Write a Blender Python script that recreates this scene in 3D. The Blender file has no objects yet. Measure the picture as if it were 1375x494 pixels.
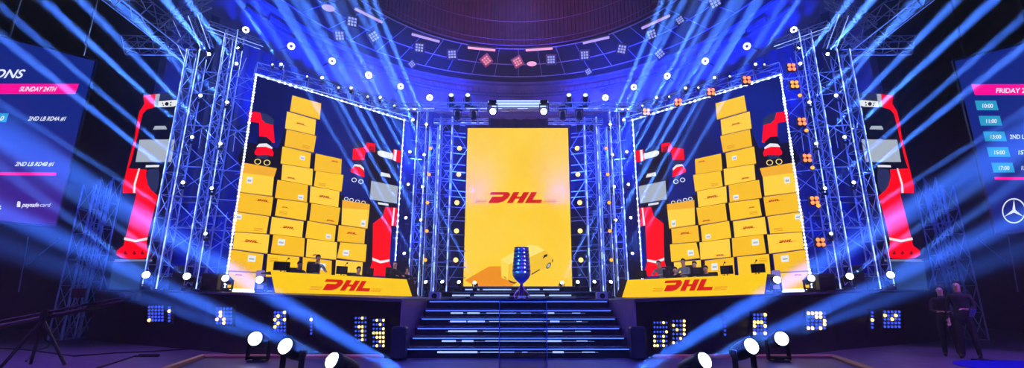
import bpy, bmesh, math, random
from mathutils import Vector, Matrix
random.seed(7)
SC = bpy.context.scene
COL = SC.collection
V = Vector
CX = 696.0
F = 640.0
TH = math.radians(14.2)
HC = 1.25
ST, CT = math.sin(TH), math.cos(TH)

# ------------------------------------------------------------------ camera
cam = bpy.data.cameras.new('camera')
camo = bpy.data.objects.new('camera', cam)
COL.objects.link(camo)
SC.camera = camo
camo.location = (0, 0, HC)
camo.rotation_euler = (math.pi / 2 + TH, 0, 0)
cam.sensor_width = 36
cam.lens = 36 * F / 1375
cam.shift_x = -(CX - 687.5) / 1375
cam.clip_end = 300
cam.clip_start = 0.05

def ray(px, py):
    u = (px - CX) / F
    v = (247 - py) / F
    return V((u, CT - v * ST, ST + v * CT))
ORG = V((0, 0, HC))
def at(px, py, Y):
    d = ray(px, py)
    return ORG + d * (Y / d.y)
def on_z(px, py, z):
    d = ray(px, py)
    return ORG + d * ((z - HC) / d.z)
def on_cyl(px, py, yc, R):
    d = ray(px, py)
    a = d.x * d.x + d.y * d.y
    b = -2 * d.y * yc
    c = yc * yc - R * R
    t = (-b + math.sqrt(max(b * b - 4 * a * c, 0))) / (2 * a)
    return ORG + d * t
class Plane:
    def __init__(s, p0, p1):
        s.p = V(p0)
        x = V((p1[0] - p0[0], p1[1] - p0[1], 0)).normalized()
        s.x = x
        s.z = V((0, 0, 1))
        s.n = x.cross(s.z)            # points toward smaller Y when x runs to the right
        if s.n.y > 0:
            s.n = -s.n
    def hit(s, px, py, off=0.0):
        d = ray(px, py)
        p = s.p + s.n * off
        t = (p - ORG).dot(s.n) / d.dot(s.n)
        return ORG + d * t
def mir(px, sg):
    return px if sg < 0 else 2 * CX - px

# ------------------------------------------------------------------ materials
def lin(c):
    return tuple(((x / 255) / 12.92 if x / 255 <= .04045 else ((x / 255 + .055) / 1.055) ** 2.4) for x in c)
MATS = {}
def mat(name, col, rough=.5, metal=0.0, noise=None, bump=None, spec=.5, trans=0):
    if name in MATS:
        return MATS[name]
    m = bpy.data.materials.new(name)
    m.use_nodes = True
    nt = m.node_tree
    b = nt.nodes['Principled BSDF']
    c = lin(col)
    b.inputs['Base Color'].default_value = (*c, 1)
    b.inputs['Roughness'].default_value = rough
    b.inputs['Metallic'].default_value = metal
    b.inputs['Specular IOR Level'].default_value = spec
    b.inputs['Transmission Weight'].default_value = trans
    if noise:
        tc = nt.nodes.new('ShaderNodeTexCoord')
        n = nt.nodes.new('ShaderNodeTexNoise')
        n.inputs['Scale'].default_value = noise[0]
        n.inputs['Detail'].default_value = 5
        r = nt.nodes.new('ShaderNodeValToRGB')
        r.color_ramp.elements[0].position = .3
        r.color_ramp.elements[1].position = .7
        r.color_ramp.elements[0].color = (*[x * (1 - noise[1]) for x in c], 1)
        r.color_ramp.elements[1].color = (*[min(1, x * (1 + noise[1])) for x in c], 1)
        nt.links.new(tc.outputs['Object'], n.inputs['Vector'])
        nt.links.new(n.outputs['Fac'], r.inputs['Fac'])
        nt.links.new(r.outputs['Color'], b.inputs['Base Color'])
        if bump:
            bp = nt.nodes.new('ShaderNodeBump')
            bp.inputs['Strength'].default_value = bump
            nt.links.new(n.outputs['Fac'], bp.inputs['Height'])
            nt.links.new(bp.outputs['Normal'], b.inputs['Normal'])
    MATS[name] = m
    return m
def emi(name, col, st=1.0, noise=None, sample=False):
    if name in MATS:
        return MATS[name]
    m = bpy.data.materials.new(name)
    m.use_nodes = True
    nt = m.node_tree
    nt.nodes.clear()
    o = nt.nodes.new('ShaderNodeOutputMaterial')
    e = nt.nodes.new('ShaderNodeEmission')
    c = lin(col)
    e.inputs['Color'].default_value = (*c, 1)
    e.inputs['Strength'].default_value = st
    nt.links.new(e.outputs[0], o.inputs['Surface'])
    if noise:
        tc = nt.nodes.new('ShaderNodeTexCoord')
        n = nt.nodes.new('ShaderNodeTexNoise')
        n.inputs['Scale'].default_value = noise[0]
        r = nt.nodes.new('ShaderNodeValToRGB')
        r.color_ramp.elements[0].position = .35
        r.color_ramp.elements[1].position = .65
        r.color_ramp.elements[0].color = (*c, 1)
        r.color_ramp.elements[1].color = (*lin(noise[1]), 1)
        nt.links.new(tc.outputs['Object'], n.inputs['Vector'])
        nt.links.new(n.outputs['Fac'], r.inputs['Fac'])
        nt.links.new(r.outputs['Color'], e.inputs['Color'])
    m.cycles.emission_sampling = 'AUTO' if sample else 'NONE'
    MATS[name] = m
    return m
def emi_grad(name, c0, c1, z0, z1, st=1.0):
    """a screen picture whose colour runs from c0 at height z0 to c1 at z1"""
    m = emi(name, c0, st)
    nt = m.node_tree
    e = [n for n in nt.nodes if n.type == 'EMISSION'][0]
    g = nt.nodes.new('ShaderNodeNewGeometry')
    s = nt.nodes.new('ShaderNodeSeparateXYZ')
    mr = nt.nodes.new('ShaderNodeMapRange')
    mr.inputs['From Min'].default_value = z0
    mr.inputs['From Max'].default_value = z1
    r = nt.nodes.new('ShaderNodeValToRGB')
    r.color_ramp.elements[0].color = (*lin(c0), 1)
    r.color_ramp.elements[1].color = (*lin(c1), 1)
    nt.links.new(g.outputs['Position'], s.inputs[0])
    nt.links.new(s.outputs['Z'], mr.inputs['Value'])
    nt.links.new(mr.outputs['Result'], r.inputs['Fac'])
    nt.links.new(r.outputs['Color'], e.inputs['Color'])
    return m

M_ALU = mat('aluminium', (190, 195, 205), .4, .25, (6, .15))
M_DARKSTEEL = mat('dark_steel', (42, 46, 60), .4, .5, (8, .2))
M_BLACK = mat('black_casing', (14, 14, 18), .45, 0, (20, .3))
M_CLOTH = mat('black_drape', (16, 16, 24), .8, 0, (4, .4), .3)
M_STAGE = mat('stage_black', (20, 20, 28), .35, 0, (3, .3))
M_GLOSS = mat('black_gloss', (24, 24, 40), .18, 0, (2, .3))
M_WALL = mat('hall_plaster', (120, 125, 150), .8, 0, (.6, .35), .2)
M_FLOOR = mat('concrete_floor', (92, 84, 110), .45, 0, (2.5, .3), .15)
M_YDESK = emi('desk_yellow_light', (255, 205, 22), 1.05)
M_LENS = emi('lamp_white', (225, 235, 255), 9.0)
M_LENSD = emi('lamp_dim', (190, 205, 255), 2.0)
M_AMBER = emi('lamp_amber', (255, 150, 50), 2.2)
M_AMBERW = emi('lamp_amber_core', (255, 196, 110), 2.6)
M_LED = emi('led_white', (200, 215, 255), 4.5)
M_LEDB = emi('led_blue', (90, 130, 255), 2.0)
M_RED = emi('pic_red', (250, 0, 12), 1.15)
M_LOGO = emi('logo_red', (225, 28, 10), 1.0)
M_LOGOF = emi('logo_fade', (236, 150, 30), 1.0)
M_WHITEP = emi('pic_white', (235, 238, 240), 1.05)
M_GREYP = emi('pic_grey', (172, 184, 200), 1.0)
M_SLATE = emi('pic_slate', (42, 52, 100), .9)
M_NAVY = emi('pic_navy', (6, 12, 52), 1.0)
M_NAVYD = emi('pic_dark', (14, 10, 34), 1.0)
M_BOX = [emi('parcel_yellow_%s' % n, c, 1.08) for n, c in (('a', (254, 202, 40)), ('b', (250, 192, 34)), ('c', (255, 210, 62)))]
M_BOXE = emi('parcel_edge', (205, 140, 22), 1.0)
M_LOGOS = emi('logo_small', (196, 44, 12), 1.0)
M_PRINT = emi('parcel_print', (226, 150, 34), 1.0)

# ------------------------------------------------------------------ mesh builder
class MB:
    def __init__(s):
        s.v = []
        s.f = []
        s.m = []
        s.cur = 0
    def add(s, vs, fs):
        o = len(s.v)
        s.v += [tuple(v) for v in vs]
        s.f += [tuple(o + i for i in f) for f in fs]
        s.m += [s.cur] * len(fs)
        return s
    def box(s, c, size, rot=None):
        x, y, z = [k / 2 for k in size]
        vs = [V((a, b, d)) for a in (-x, x) for b in (-y, y) for d in (-z, z)]
        if rot is not None:
            vs = [rot @ v for v in vs]
        c = V(c)
        return s.add([v + c for v in vs], [(0, 1, 3, 2), (4, 6, 7, 5), (0, 4, 5, 1), (2, 3, 7, 6), (0, 2, 6, 4), (1, 5, 7, 3)])
    def bbox(s, c, size, b=.01, rot=None):
        """box with chamfered vertical and horizontal edges"""
        x, y, z = [k / 2 for k in size]
        b = min(b, x * .9, y * .9, z * .9)
        rings = []
        for zz, ins in ((-z, b), (-z + b, 0), (z - b, 0), (z, b)):
            X, Yy = x - ins, y - ins
            rings.append([V((-X + b, -Yy, zz)), V((X - b, -Yy, zz)), V((X, -Yy + b, zz)), V((X, Yy - b, zz)),
                          V((X - b, Yy, zz)), V((-X + b, Yy, zz)), V((-X, Yy - b, zz)), V((-X, -Yy + b, zz))])
        vs = [v for r in rings for v in r]
        if rot is not None:
            vs = [rot @ v for v in vs]
        c = V(c)
        fs = [tuple(range(7, -1, -1)), tuple(range(24, 32))]
        for k in range(3):
            for i in range(8):
                j = (i + 1) % 8
                fs.append((k * 8 + i, k * 8 + j, k * 8 + 8 + j, k * 8 + 8 + i))
        return s.add([v + c for v in vs], fs)
    def tube(s, p, q, r, n=6, r2=None):
        p, q = V(p), V(q)
        d = q - p
        if d.length < 1e-6:
            return s
        a = d.orthogonal().normalized()
        b = d.normalized().cross(a)
        r2 = r if r2 is None else r2
        vs = [p + (a * math.cos(2 * math.pi * i / n) + b * math.sin(2 * math.pi * i / n)) * r for i in range(n)]
        vs += [q + (a * math.cos(2 * math.pi * i / n) + b * math.sin(2 * math.pi * i / n)) * r2 for i in range(n)]
        fs = [(i, (i + 1) % n, n + (i + 1) % n, n + i) for i in range(n)] + [tuple(range(n - 1, -1, -1)), tuple(range(n, 2 * n))]
        return s.add(vs, fs)
    def path(s, pts, r, n=6):
        for a, b in zip(pts, pts[1:]):
            s.tube(a, b, r, n)
        return s
    def lathe(s, prof, c=(0, 0, 0), n=20, M=None, close=True):
        c = V(c)
        vs = []
        for r, z in prof:
            for i in range(n):
                a = 2 * math.pi * i / n
                v = V((r * math.cos(a), r * math.sin(a), z))
                if M is not None:
                    v = M @ v
                vs.append(v + c)
        fs = []
        for k in range(len(prof) - 1):
            for i in range(n):
                j = (i + 1) % n
                fs.append((k * n + i, k * n + j, (k + 1) * n + j, (k + 1) * n + i))
        if close:
            fs.append(tuple(range(n - 1, -1, -1)))
            fs.append(tuple((len(prof) - 1) * n + i for i in range(n)))
        return s.add(vs, fs)
    def poly(s, pts):
        return s.add(pts, [tuple(range(len(pts)))])
    def prism(s, pts, d):
        """polygon pts extruded by vector d"""
        n = len(pts)
        d = V(d)
        vs = [V(p) for p in pts] + [V(p) + d for p in pts]
        return s.add(vs, [tuple(range(n)), tuple(range(2 * n - 1, n - 1, -1))] + [(i, n + i, n + (i + 1) % n, (i + 1) % n) for i in range(n)])
    def sphere(s, c, r, n=12, m=8, sc=(1, 1, 1)):
        c = V(c)
        vs = [c + V((0, 0, r * sc[2]))]
        for k in range(1, m):
            a = math.pi * k / m
            for i in range(n):
                b = 2 * math.pi * i / n
                vs.append(c + V((r * sc[0] * math.sin(a) * math.cos(b), r * sc[1] * math.sin(a) * math.sin(b), r * sc[2] * math.cos(a))))
        vs.append(c - V((0, 0, r * sc[2])))
        fs = [(0, 1 + i, 1 + (i + 1) % n) for i in range(n)]
        for k in range(m - 2):
            for i in range(n):
                j = (i + 1) % n
                fs.append((1 + k * n + i, 1 + (k + 1) * n + i, 1 + (k + 1) * n + j, 1 + k * n + j))
        L = len(vs) - 1
        fs += [(L, 1 + (m - 2) * n + (i + 1) % n, 1 + (m - 2) * n + i) for i in range(n)]
        return s.add(vs, fs)
    def build(s, name, mt, parent=None, smooth=False):
        me = bpy.data.meshes.new(name)
        me.from_pydata(s.v, [], s.f)
        for m in (mt if isinstance(mt, (list, tuple)) else [mt]):
            me.materials.append(m)
        for p, mi in zip(me.polygons, s.m):
            p.material_index = mi
            p.use_smooth = smooth
        me.update()
        o = bpy.data.objects.new(name, me)
        COL.objects.link(o)
        if parent is not None:
            o.parent = parent
            off = parent.location if parent.parent is None else V((0, 0, 0))
            o.matrix_parent_inverse = Matrix.Translation(-off)
        return o
def tag(o, label=None, cat=None, group=None, kind=None):
    if label: o['label'] = label
    if cat: o['category'] = cat
    if group: o['group'] = group
    if kind: o['kind'] = kind
    return o
def empty(name, loc, label=None, cat=None, group=None):
    o = bpy.data.objects.new(name, None)
    COL.objects.link(o)
    o.location = loc
    return tag(o, label, cat, group)
KIDS = {}
def copy_tree(o, parent=None, root=True):
    c = o.copy()
    COL.objects.link(c)
    if parent is not None:
        c.parent = parent
    for ch in list(o.children):
        copy_tree(ch, c, False)
    return c
def structure(o):
    o['kind'] = 'structure'
    return o

# ------------------------------------------------------------------ lights
def spot(loc, to, energy, size, color=(.2, .4, 1), blend=.6, soft=.06):
    l = bpy.data.lights.new('spot_light', 'SPOT')
    o = bpy.data.objects.new('spot_light', l)
    COL.objects.link(o)
    o.location = loc
    o.rotation_euler = (V(to) - V(loc)).to_track_quat('-Z', 'Y').to_euler()
    l.energy = energy
    l.spot_size = math.radians(size)
    l.spot_blend = blend
    l.shadow_soft_size = soft
    l.color = color
    return o
def area(loc, to, energy, size, color):
    l = bpy.data.lights.new('wash_light', 'AREA')
    o = bpy.data.objects.new('wash_light', l)
    COL.objects.link(o)
    o.location = loc
    o.rotation_euler = (V(to) - V(loc)).to_track_quat('-Z', 'Y').to_euler()
    l.energy = energy
    l.shape = 'DISK'
    l.size = size
    l.color = color
    return o

# ================================================================== HALL
ZR = 17.3
yf = on_z(CX, 62, ZR).y
pe = on_z(492, 0, ZR)
s_ = yf - pe.y
R1 = (pe.x ** 2 + s_ ** 2) / (2 * s_)
YC = yf - R1
R2 = on_z(CX, 112, ZR).y - YC
print('ring', R1, YC, R2)
def ringpt(R, a, z):
    return V((R * math.sin(a), YC + R * math.cos(a), z))
def arcwall(mb, R, z0, z1, a0, a1, n, th=.3):
    for k in range(n):
        a, b = a0 + (a1 - a0) * k / n, a0 + (a1 - a0) * (k + 1) / n
        mb.add([ringpt(R, a, z0), ringpt(R, b, z0), ringpt(R, b, z1), ringpt(R, a, z1),
                ringpt(R + th, a, z0), ringpt(R + th, b, z0), ringpt(R + th, b, z1), ringpt(R + th, a, z1)],
               [(0, 1, 2, 3), (7, 6, 5, 4), (3, 2, 6, 7), (4, 5, 1, 0)])
structure(MB().box((0, 18, -.1), (60, 60, .2)).build('floor', M_FLOOR))
w = MB()
arcwall(w, R2, 0, ZR + .2, -1.55, 1.55, 72)
structure(w.build('wall_back', M_WALL))
for sg, nm in ((-1, 'wall_left'), (1, 'wall_right')):
    structure(MB().box((sg * 26, 16, 10), (.4, 56, 20.4)).build(nm, M_CLOTH))
# annular ceiling
c = MB()
n = 72
for k in range(n):
    a, b = 2 * math.pi * k / n, 2 * math.pi * (k + 1) / n
    lo = [ringpt(R1, a, ZR), ringpt(R1, b, ZR), ringpt(R2 + .3, b, ZR), ringpt(R2 + .3, a, ZR)]
    hi = [v + V((0, 0, .15)) for v in lo]
    c.add(lo + hi, [(0, 1, 2, 3), (7, 6, 5, 4)])
M_CEIL = mat('ceiling_dark', (26, 27, 40), .7, 0, (1.2, .5))
structure(c.build('ceiling', M_CEIL))
# wooden drum
m = mat('drum_wood', (96, 40, 44), .55, 0, (1.5, .4))
nt = m.node_tree
dr = MB()
nsl = 240
for k in range(nsl):
    a = 2 * math.pi * k / nsl
    b = a + 2 * math.pi / nsl * .72
    for (r, zz0, zz1) in ((R1, ZR, ZR + 3.4),):
        dr.add([ringpt(r, a, zz0), ringpt(r, b, zz0), ringpt(r, b, zz1), ringpt(r, a, zz1),
                ringpt(r + .1, a, zz0), ringpt(r + .1, b, zz0), ringpt(r + .1, b, zz1), ringpt(r + .1, a, zz1)],
               [(0, 1, 2, 3), (0, 3, 7, 4), (1, 5, 6, 2), (0, 4, 5, 1)])
structure(dr.build('ceiling_drum_slats', m))
db = MB()
arcwall(db, R1 + .1, ZR, ZR + 3.4, -math.pi, math.pi, 96, .2)
structure(db.build('wall_drum', mat('drum_backing', (34, 16, 26), .7, 0, (2, .3))))
top = MB()
top.poly([ringpt(R1 + .3, 2 * math.pi * k / 72, ZR + 3.4) for k in range(72)])
structure(top.build('ceiling_drum_top', mat('drum_top', (40, 20, 34), .7, 0, (.7, .5))))
tr = MB()
for (R, z, t) in ((R1 - .04, ZR + .02, .10), (R1 - .04, ZR + .42, .05), (R1 - .04, ZR + 1.75, .06)):
    pts = [ringpt(R, 2 * math.pi * k / 96, z) for k in range(97)]
    tr.path(pts, t / 2, 5)
structure(tr.build('trim_1', mat('trim_wood', (130, 70, 90), .4, 0, (3, .2))))
# ledge of blocks below the ceiling edge
lb = MB()
for k in range(84):
    a = -1.2 + 2.4 * k / 84
    p = ringpt(R2 - .12, a + .012, ZR - .75)
    lb.bbox(p, (.40, .22, .34), .03, Matrix.Rotation(-a, 3, 'Z'))
arcwall(lb, R2 - .2, ZR - 1.12, ZR - .98, -1.3, 1.3, 60, .25)
arcwall(lb, R2 - .3, ZR - .22, ZR - .04, -1.3, 1.3, 60, .3)
structure(lb.build('trim_2', M_WALL))
# horizontal bands of the hall wall
lb = MB()
for z in (14.6, 13.2, 11.8):
    arcwall(lb, R2 - .08, z, z + .10, -1.4, 1.4, 60, .1)
structure(lb.build('trim_3', M_WALL))

# dark sheet added in front of the lower wall to keep it dim
dz_ = HC + 33 * (ST + (247 - 168) / F * CT) / (CT - (247 - 168) / F * ST)
db = MB()
nd = 150
for k in range(nd):
    a, b = -1.5 + 3.0 * k / nd, -1.5 + 3.0 * (k + 1) / nd
    ra, rb = R2 - .9 + .12 * math.sin(k * 2.1), R2 - .9 + .12 * math.sin((k + 1) * 2.1)
    db.add([ringpt(ra, a, 0), ringpt(rb, b, 0), ringpt(rb, b, dz_), ringpt(ra, a, dz_), ringpt(ra + .05, a, dz_), ringpt(rb + .05, b, dz_)], [(0, 1, 2, 3), (3, 2, 5, 4)])
structure(db.build('wall_dark_sheet', mat('dark_sheet_navy', (24, 26, 52), .85, 0, (3, .4), .2)))

# technical grid hanging under the ceiling ring
g = MB()
for R in (R1 + .15, R1 + 2.2, R2 - 1.3):
    if R < R2:
        g.path([ringpt(R, -1.5 + 3 * k / 60, ZR - .12) for k in range(61)], .04, 4)
for k in range(-11, 12):
    a = k * .125 + .02 * math.sin(k * 3.1)
    r0 = R1 + (.15 if k % 2 else .15)
    g.tube(ringpt(r0, a, ZR - .12), ringpt(R2 - 1.3, a, ZR - .12), .03, 4)
tag(g.build('lighting_grid', M_ALU), 'curved grid of thin metal bars under the hall ceiling around the wooden drum', 'lighting grid')

# light tubes on the grid, framed square lamps, discs
M_TUBE = emi('tube_pale', (175, 150, 235), 1.3)
M_TUBEP = emi('tube_pink', (235, 160, 205), 1.3)
tubes = [((553, 46), (590, 56)), ((628, 64), (665, 67.5)), ((706, 67.5), (742, 65)), ((783, 58), (818, 50)), ((862, 38), (899, 21)), ((477, 12), (513, 30))]
tn = ['left of the two middle tubes on the drum rim', 'just left of the drum centre', 'just right of the drum centre', 'right of the two middle tubes on the drum rim', 'far right along the drum rim', 'far left along the drum rim']
tl = ['second from the left end of the rim', 'third from the left end of the rim', 'third from the right end of the rim', 'second from the right end of the rim', 'at the right end of the rim', 'at the left end of the rim']
for (a, b), t in zip(tubes, tl):
    p, q = on_z(*a, ZR - .25), on_z(*b, ZR - .25)
    e = empty('light_tube', (p + q) / 2, 'long pale light tube under the wooden drum, ' + t, 'light tube', 'light tubes along the drum rim')
    MB().tube(p, q, .075, 8).build('tube', M_TUBEP if 'third' in t else M_TUBE, e)
    h = MB().box((p + q) / 2 + V((0, 0, .12)), ((q - p).length, .34, .08), (q - p).to_track_quat('X', 'Z').to_matrix())
    h.build('housing', M_DARKSTEEL, e)
sq = [(563, 64, 0, 0), (607, 73, .1, 0), (653, 81, .7, 1), (695, 83, .5, 1), (740, 80, 0, 0), (785, 74, 0, 0), (835, 66, -.3, 0), (553, 86, .8, 0), (790, 96, .5, 0), (456, 48, .2, 0), (473, 29, 0, 0), (502, 49, .7, 0), (913, 27, .4, 0), (875, 46, .2, 0), (886, 72, .6, 0), (960, 3, .3, 0)]
sqn = ['far left of the row', 'second left of the row', 'tilted with an orange rim, left of the drum centre', 'tilted with an orange rim, at the drum centre', 'first right of the centre', 'second right of the centre', 'third right of the centre', 'small and tilted, low on the left', 'small and tilted, low on the right', 'faint, high on the left', 'faint, highest on the left', 'tilted beside the left tube', 'small, beside the right end tube', 'faint, inside the right beams', 'faint and low within the right beams', 'faint, highest on the right']
for (px, py, rz, o_), t in zip(sq, sqn):
    p = on_z(px, py, ZR - .45)
    S = .62 if 'small' not in t else .45
    R = (ORG - p).normalized().to_track_quat('Z', 'Y').to_matrix() @ Matrix.Rotation(rz, 3, 'Z')
    e = empty('square_lamp', p, 'square framed ceiling lamp, ' + t, 'ceiling lamp')
    h = MB()
    for dx, dy, sx, sy in ((-1, 0, .12, 1.12), (1, 0, .12, 1.12), (0, -1, 1, .12), (0, 1, 1, .12)):
        h.box(p + R @ V((dx * S * .5, dy * S * .5, .0)), (sx * S, sy * S, .1), R)
    h.box(p + R @ V((0, 0, -.06)), (S, S, .05), R)
    h.build('housing', mat('rim_orange', (190, 90, 60), .4) if o_ else M_DARKSTEEL, e)
    gl = MB()
    for i in range(3):
        for j in range(3):
            gl.box(p + R @ V(((i - 1) * S * .27, (j - 1) * S * .27, -.02)), (S * .2, S * .2, .02), R)
    gl.build('glass', emi('sq_warm', (240, 150, 165), 1.1) if o_ else emi('sq_blue', (150, 160, 240), 1.2), e)
    MB().tube(p + V((0, 0, .05)), p + V((0, 0, .43)), .03).build('hanger', M_DARKSTEEL, e)
for px, py, c_, t in ((714, 85, M_TUBEP, 'orange-pink round disc lamp beside the centre of the wooden drum'), (441, 10, M_TUBE, 'pale round disc lamp high up among the beams over the big parcel screen')):
    p = on_z(px, py, ZR - .4)
    e = empty('disc_lamp', p, t, 'ceiling lamp')
    MB().lathe([(.1, .12), (.36, .1), (.38, 0), (.34, -.03)], p, 20).build('housing', M_DARKSTEEL, e)
    MB().lathe([(.33, -.035), (.30, -.06), (.1, -.08)], p, 20).build('glass', c_, e)
    MB().tube(p + V((0, 0, .1)), p + V((0, 0, .38)), .03).build('hanger', M_DARKSTEEL, e)

# ring lights on the hall wall
rl = [(330, 40, 0), (391, 62, 1), (446, 82, 1), (495, 101, 3), (538, 116, 1), (577, 131, 2), (1066, 40, 0), (1003, 62, 1), (947, 82, 1), (896, 102, 1), (851, 117, 1), (813, 131, 2)]
rn = ['highest of the row over the left screen', 'second highest of the row over the left screen', 'third highest of the row over the left screen', 'brightest of all with a wide glare over the left screen', 'next above the bright lowest one left of the stage centre', 'bright lowest one left of the stage centre',
      'highest of the row over the right screen', 'second highest of the row over the right screen', 'third highest of the row over the right screen', 'fourth highest of the row over the right screen', 'next above the bright lowest one right of the stage centre', 'bright lowest one right of the stage centre']
M_RING = emi('ring_white', (235, 240, 255), 3.0)
M_RINGB = emi('ring_bright', (240, 245, 255), 14.0)
for (px, py, b), t in zip(rl, rn):
    p = on_cyl(px, py, YC, R2 - 1.0)
    d = (ORG - p).normalized()
    q = d.to_track_quat('Z', 'Y').to_matrix()
    e = empty('ring_light', p, 'round ring light, ' + t, 'ring light', 'ring lights on the hall wall')
    k = .19 if b else .15
    Rr = []
    tb = MB()
    N, K = 24, 8
    vs, fs = [], []
    for i in range(N):
        for j in range(K):
            A, B = 2 * math.pi * i / N, 2 * math.pi * j / K
            vs.append(p + q @ V(((k * .72 + k * .3 * math.cos(B)) * math.cos(A), (k * .72 + k * .3 * math.cos(B)) * math.sin(A), k * .2 * math.sin(B) + .1)))
    for i in range(N):
        for j in range(K):
            fs.append((i * K + j, ((i + 1) % N) * K + j, ((i + 1) % N) * K + (j + 1) % K, i * K + (j + 1) % K))
    tb.add(vs, fs)
    tb.build('ring', M_RINGB if b >= 2 else M_RING, e, True)
    MB().lathe([(k * .3, -.14), (k * .8, -.1), (k * .8, .02), (k * .35, .04)], p, 20, q).build('housing', M_DARKSTEEL, e)
    MB().tube(p - d * .12, p - d * .12 + V((p.x, p.y - YC, 0)).normalized() * .95, .04).build('bracket', M_DARKSTEEL, e)
    if b >= 2:
        spot(p + d * .25, p + d * 5 + V((0, 0, -1)), 5000 if b == 3 else 2200, 120, (.3, .45, 1), 1, .3)

# ================================================================== STAGE
steps_y = [(402, 11.15), (414, 10.75), (425, 10.35), (437.7, 9.95), (450.5, 9.55), (465, 9.15), (482.6, 8.75)]
stz = [at(CX, y, Y).z for y, Y in steps_y]
XS = abs(at(569, 414, 10.75).x)
print('stairs', XS, stz)
ZF = stz[6]
def corner(px, py, Y, sg):
    p = at(px, py, Y)
    return V((p.x * -sg if p.x < 0 and sg < 0 else abs(p.x) * sg, p.y, p.z))
def L(px, py, Y, sg):
    """a point of the left half, mirrored to side sg"""
    p = at(px, py, Y)
    return V((-p.x if sg > 0 else p.x, p.y, p.z))
XC = XS + .06
fc = {}
for sg, nm in ((-1, 'left'), (1, 'right')):
    A = V((sg * XC, 8.9, at(553, 401, 8.9).z))
    B = L(365, 394.5, 12.2, sg)
    B2 = L(280, 391.5, 14.2, sg)
    C = L(130, 389, 18.3, sg)
    D = V((sg * XC, 24.8, A.z + .25))
    E_ = V((sg * 17.0, 24.8, C.z + .1))
    A2 = V((sg * XC, 11.4, A.z))
    T = [A, B, B2, C, E_, D, A2]
    fc[sg] = (A, B, B2, C)
    mb = MB()
    n = len(T)
    bot = [V((p.x, p.y, 0)) for p in T]
    mb.add(T + bot, [tuple(range(n)) if sg > 0 else tuple(range(n - 1, -1, -1))] + [(i, (i + 1) % n, n + (i + 1) % n, n + i) for i in range(n)])
    o = mb.build('stage_wing', M_STAGE)
    tag(o, 'raised black stage deck and front, %s of the central stairs' % nm, 'stage')
    ed = MB()
    for p, q in ((A, B), (B, B2), (B2, C)):
        d = (q - p).normalized()
        ed.box((p + q) / 2 + V((0, -.03, -.035)), ((q - p).length + .02, .05, .05), d.to_track_quat('X', 'Z').to_matrix())
    ed.build('edge_trim', mat('edge_alu', (150, 140, 190), .25, .8), o)
    # cheek beside the stairs
    ck = MB()
    ck.box((sg * (XC - .015), (8.92 + 11.3) / 2, (A.z - .03) / 2 + .02), (.03, 11.3 - 8.92, A.z - .06))
    ck.build('cheek_panel', mat('cheek_purple', (120, 90, 140), .5, 0, (4, .2)), o)

# central stairs
st = empty('stairs', (0, 9.95, 0), 'wide central black staircase with painted glints and sheen on its steps up to the stage', 'stairs')
seg = [(-1.42, -1.1), (-1.08, -.75), (-.62, .0), (.02, .25), (.62, .86), (1.18, 1.42)]
M_NOSE = mat('nosing', (170, 180, 215), .25, .9)
for i in range(7):
    y = steps_y[i][1]
    yb = 24.6 if i == 0 else steps_y[i - 1][1] + .05
    if i == 6:
        continue
    z = stz[i]
    s1 = MB().box((0, (y + yb) / 2, z / 2 - .01), (2 * XS, yb - y, z - .02))
    o = s1.build('step', M_GLOSS, st)
    MB().bbox((0, y - .01, z - .018), (2 * XS - .02, .06, .04), .008).build('nosing', M_NOSE, o)
    if i > 0:
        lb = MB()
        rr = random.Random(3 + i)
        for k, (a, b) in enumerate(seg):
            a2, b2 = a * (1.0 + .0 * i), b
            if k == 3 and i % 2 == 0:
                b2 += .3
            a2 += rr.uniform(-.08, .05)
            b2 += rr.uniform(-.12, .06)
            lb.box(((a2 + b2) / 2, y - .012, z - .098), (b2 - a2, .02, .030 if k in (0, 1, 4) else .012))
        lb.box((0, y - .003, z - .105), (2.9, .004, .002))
        lb.build('led_and_glint_strip', emi('painted_step_glint', (140, 165, 255), 1.7), o)  # lamp reflections on the risers, painted as glowing segments
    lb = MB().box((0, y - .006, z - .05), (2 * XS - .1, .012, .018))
    lb.build('sheen_line', emi('painted_step_sheen', (60, 95, 235), 2.6), o)  # blue sheen of the steps, painted as a glowing line
# low forestage
fp = [V((-5.75, 9.2, ZF)), V((-4.55, 7.4, ZF)), V((-4.0, 4.0, ZF)), V((4.0, 4.0, ZF)), V((4.55, 7.4, ZF)), V((5.75, 9.2, ZF)), V((XC, 9.2, ZF)), V((XC, 9.16, ZF)), V((-XC, 9.16, ZF)), V((-XC, 9.2, ZF))]
fp = [V((-5.75, 9.2, ZF)), V((-4.0, 4.0, ZF)), V((4.0, 4.0, ZF)), V((5.75, 9.2, ZF))]
fs_ = MB().prism([p - V((0, 0, .02)) for p in fp], (0, 0, -ZF + .02))
fo = fs_.build('forestage', mat('forestage_top', (60, 56, 110), .5, 0, (3, .35), .2))
tag(fo, 'low glossy platform at the foot of the central stairs', 'stage platform')
t = MB()
for p, q in zip(fp, fp[1:] + fp[:1]):
    if p.y == 9.2 and q.y == 9.2:
        continue
    t.tube(p, q, .05, 6)
t.build('edge_trim', mat('edge_wood', (200, 130, 110), .4), fo)

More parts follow.
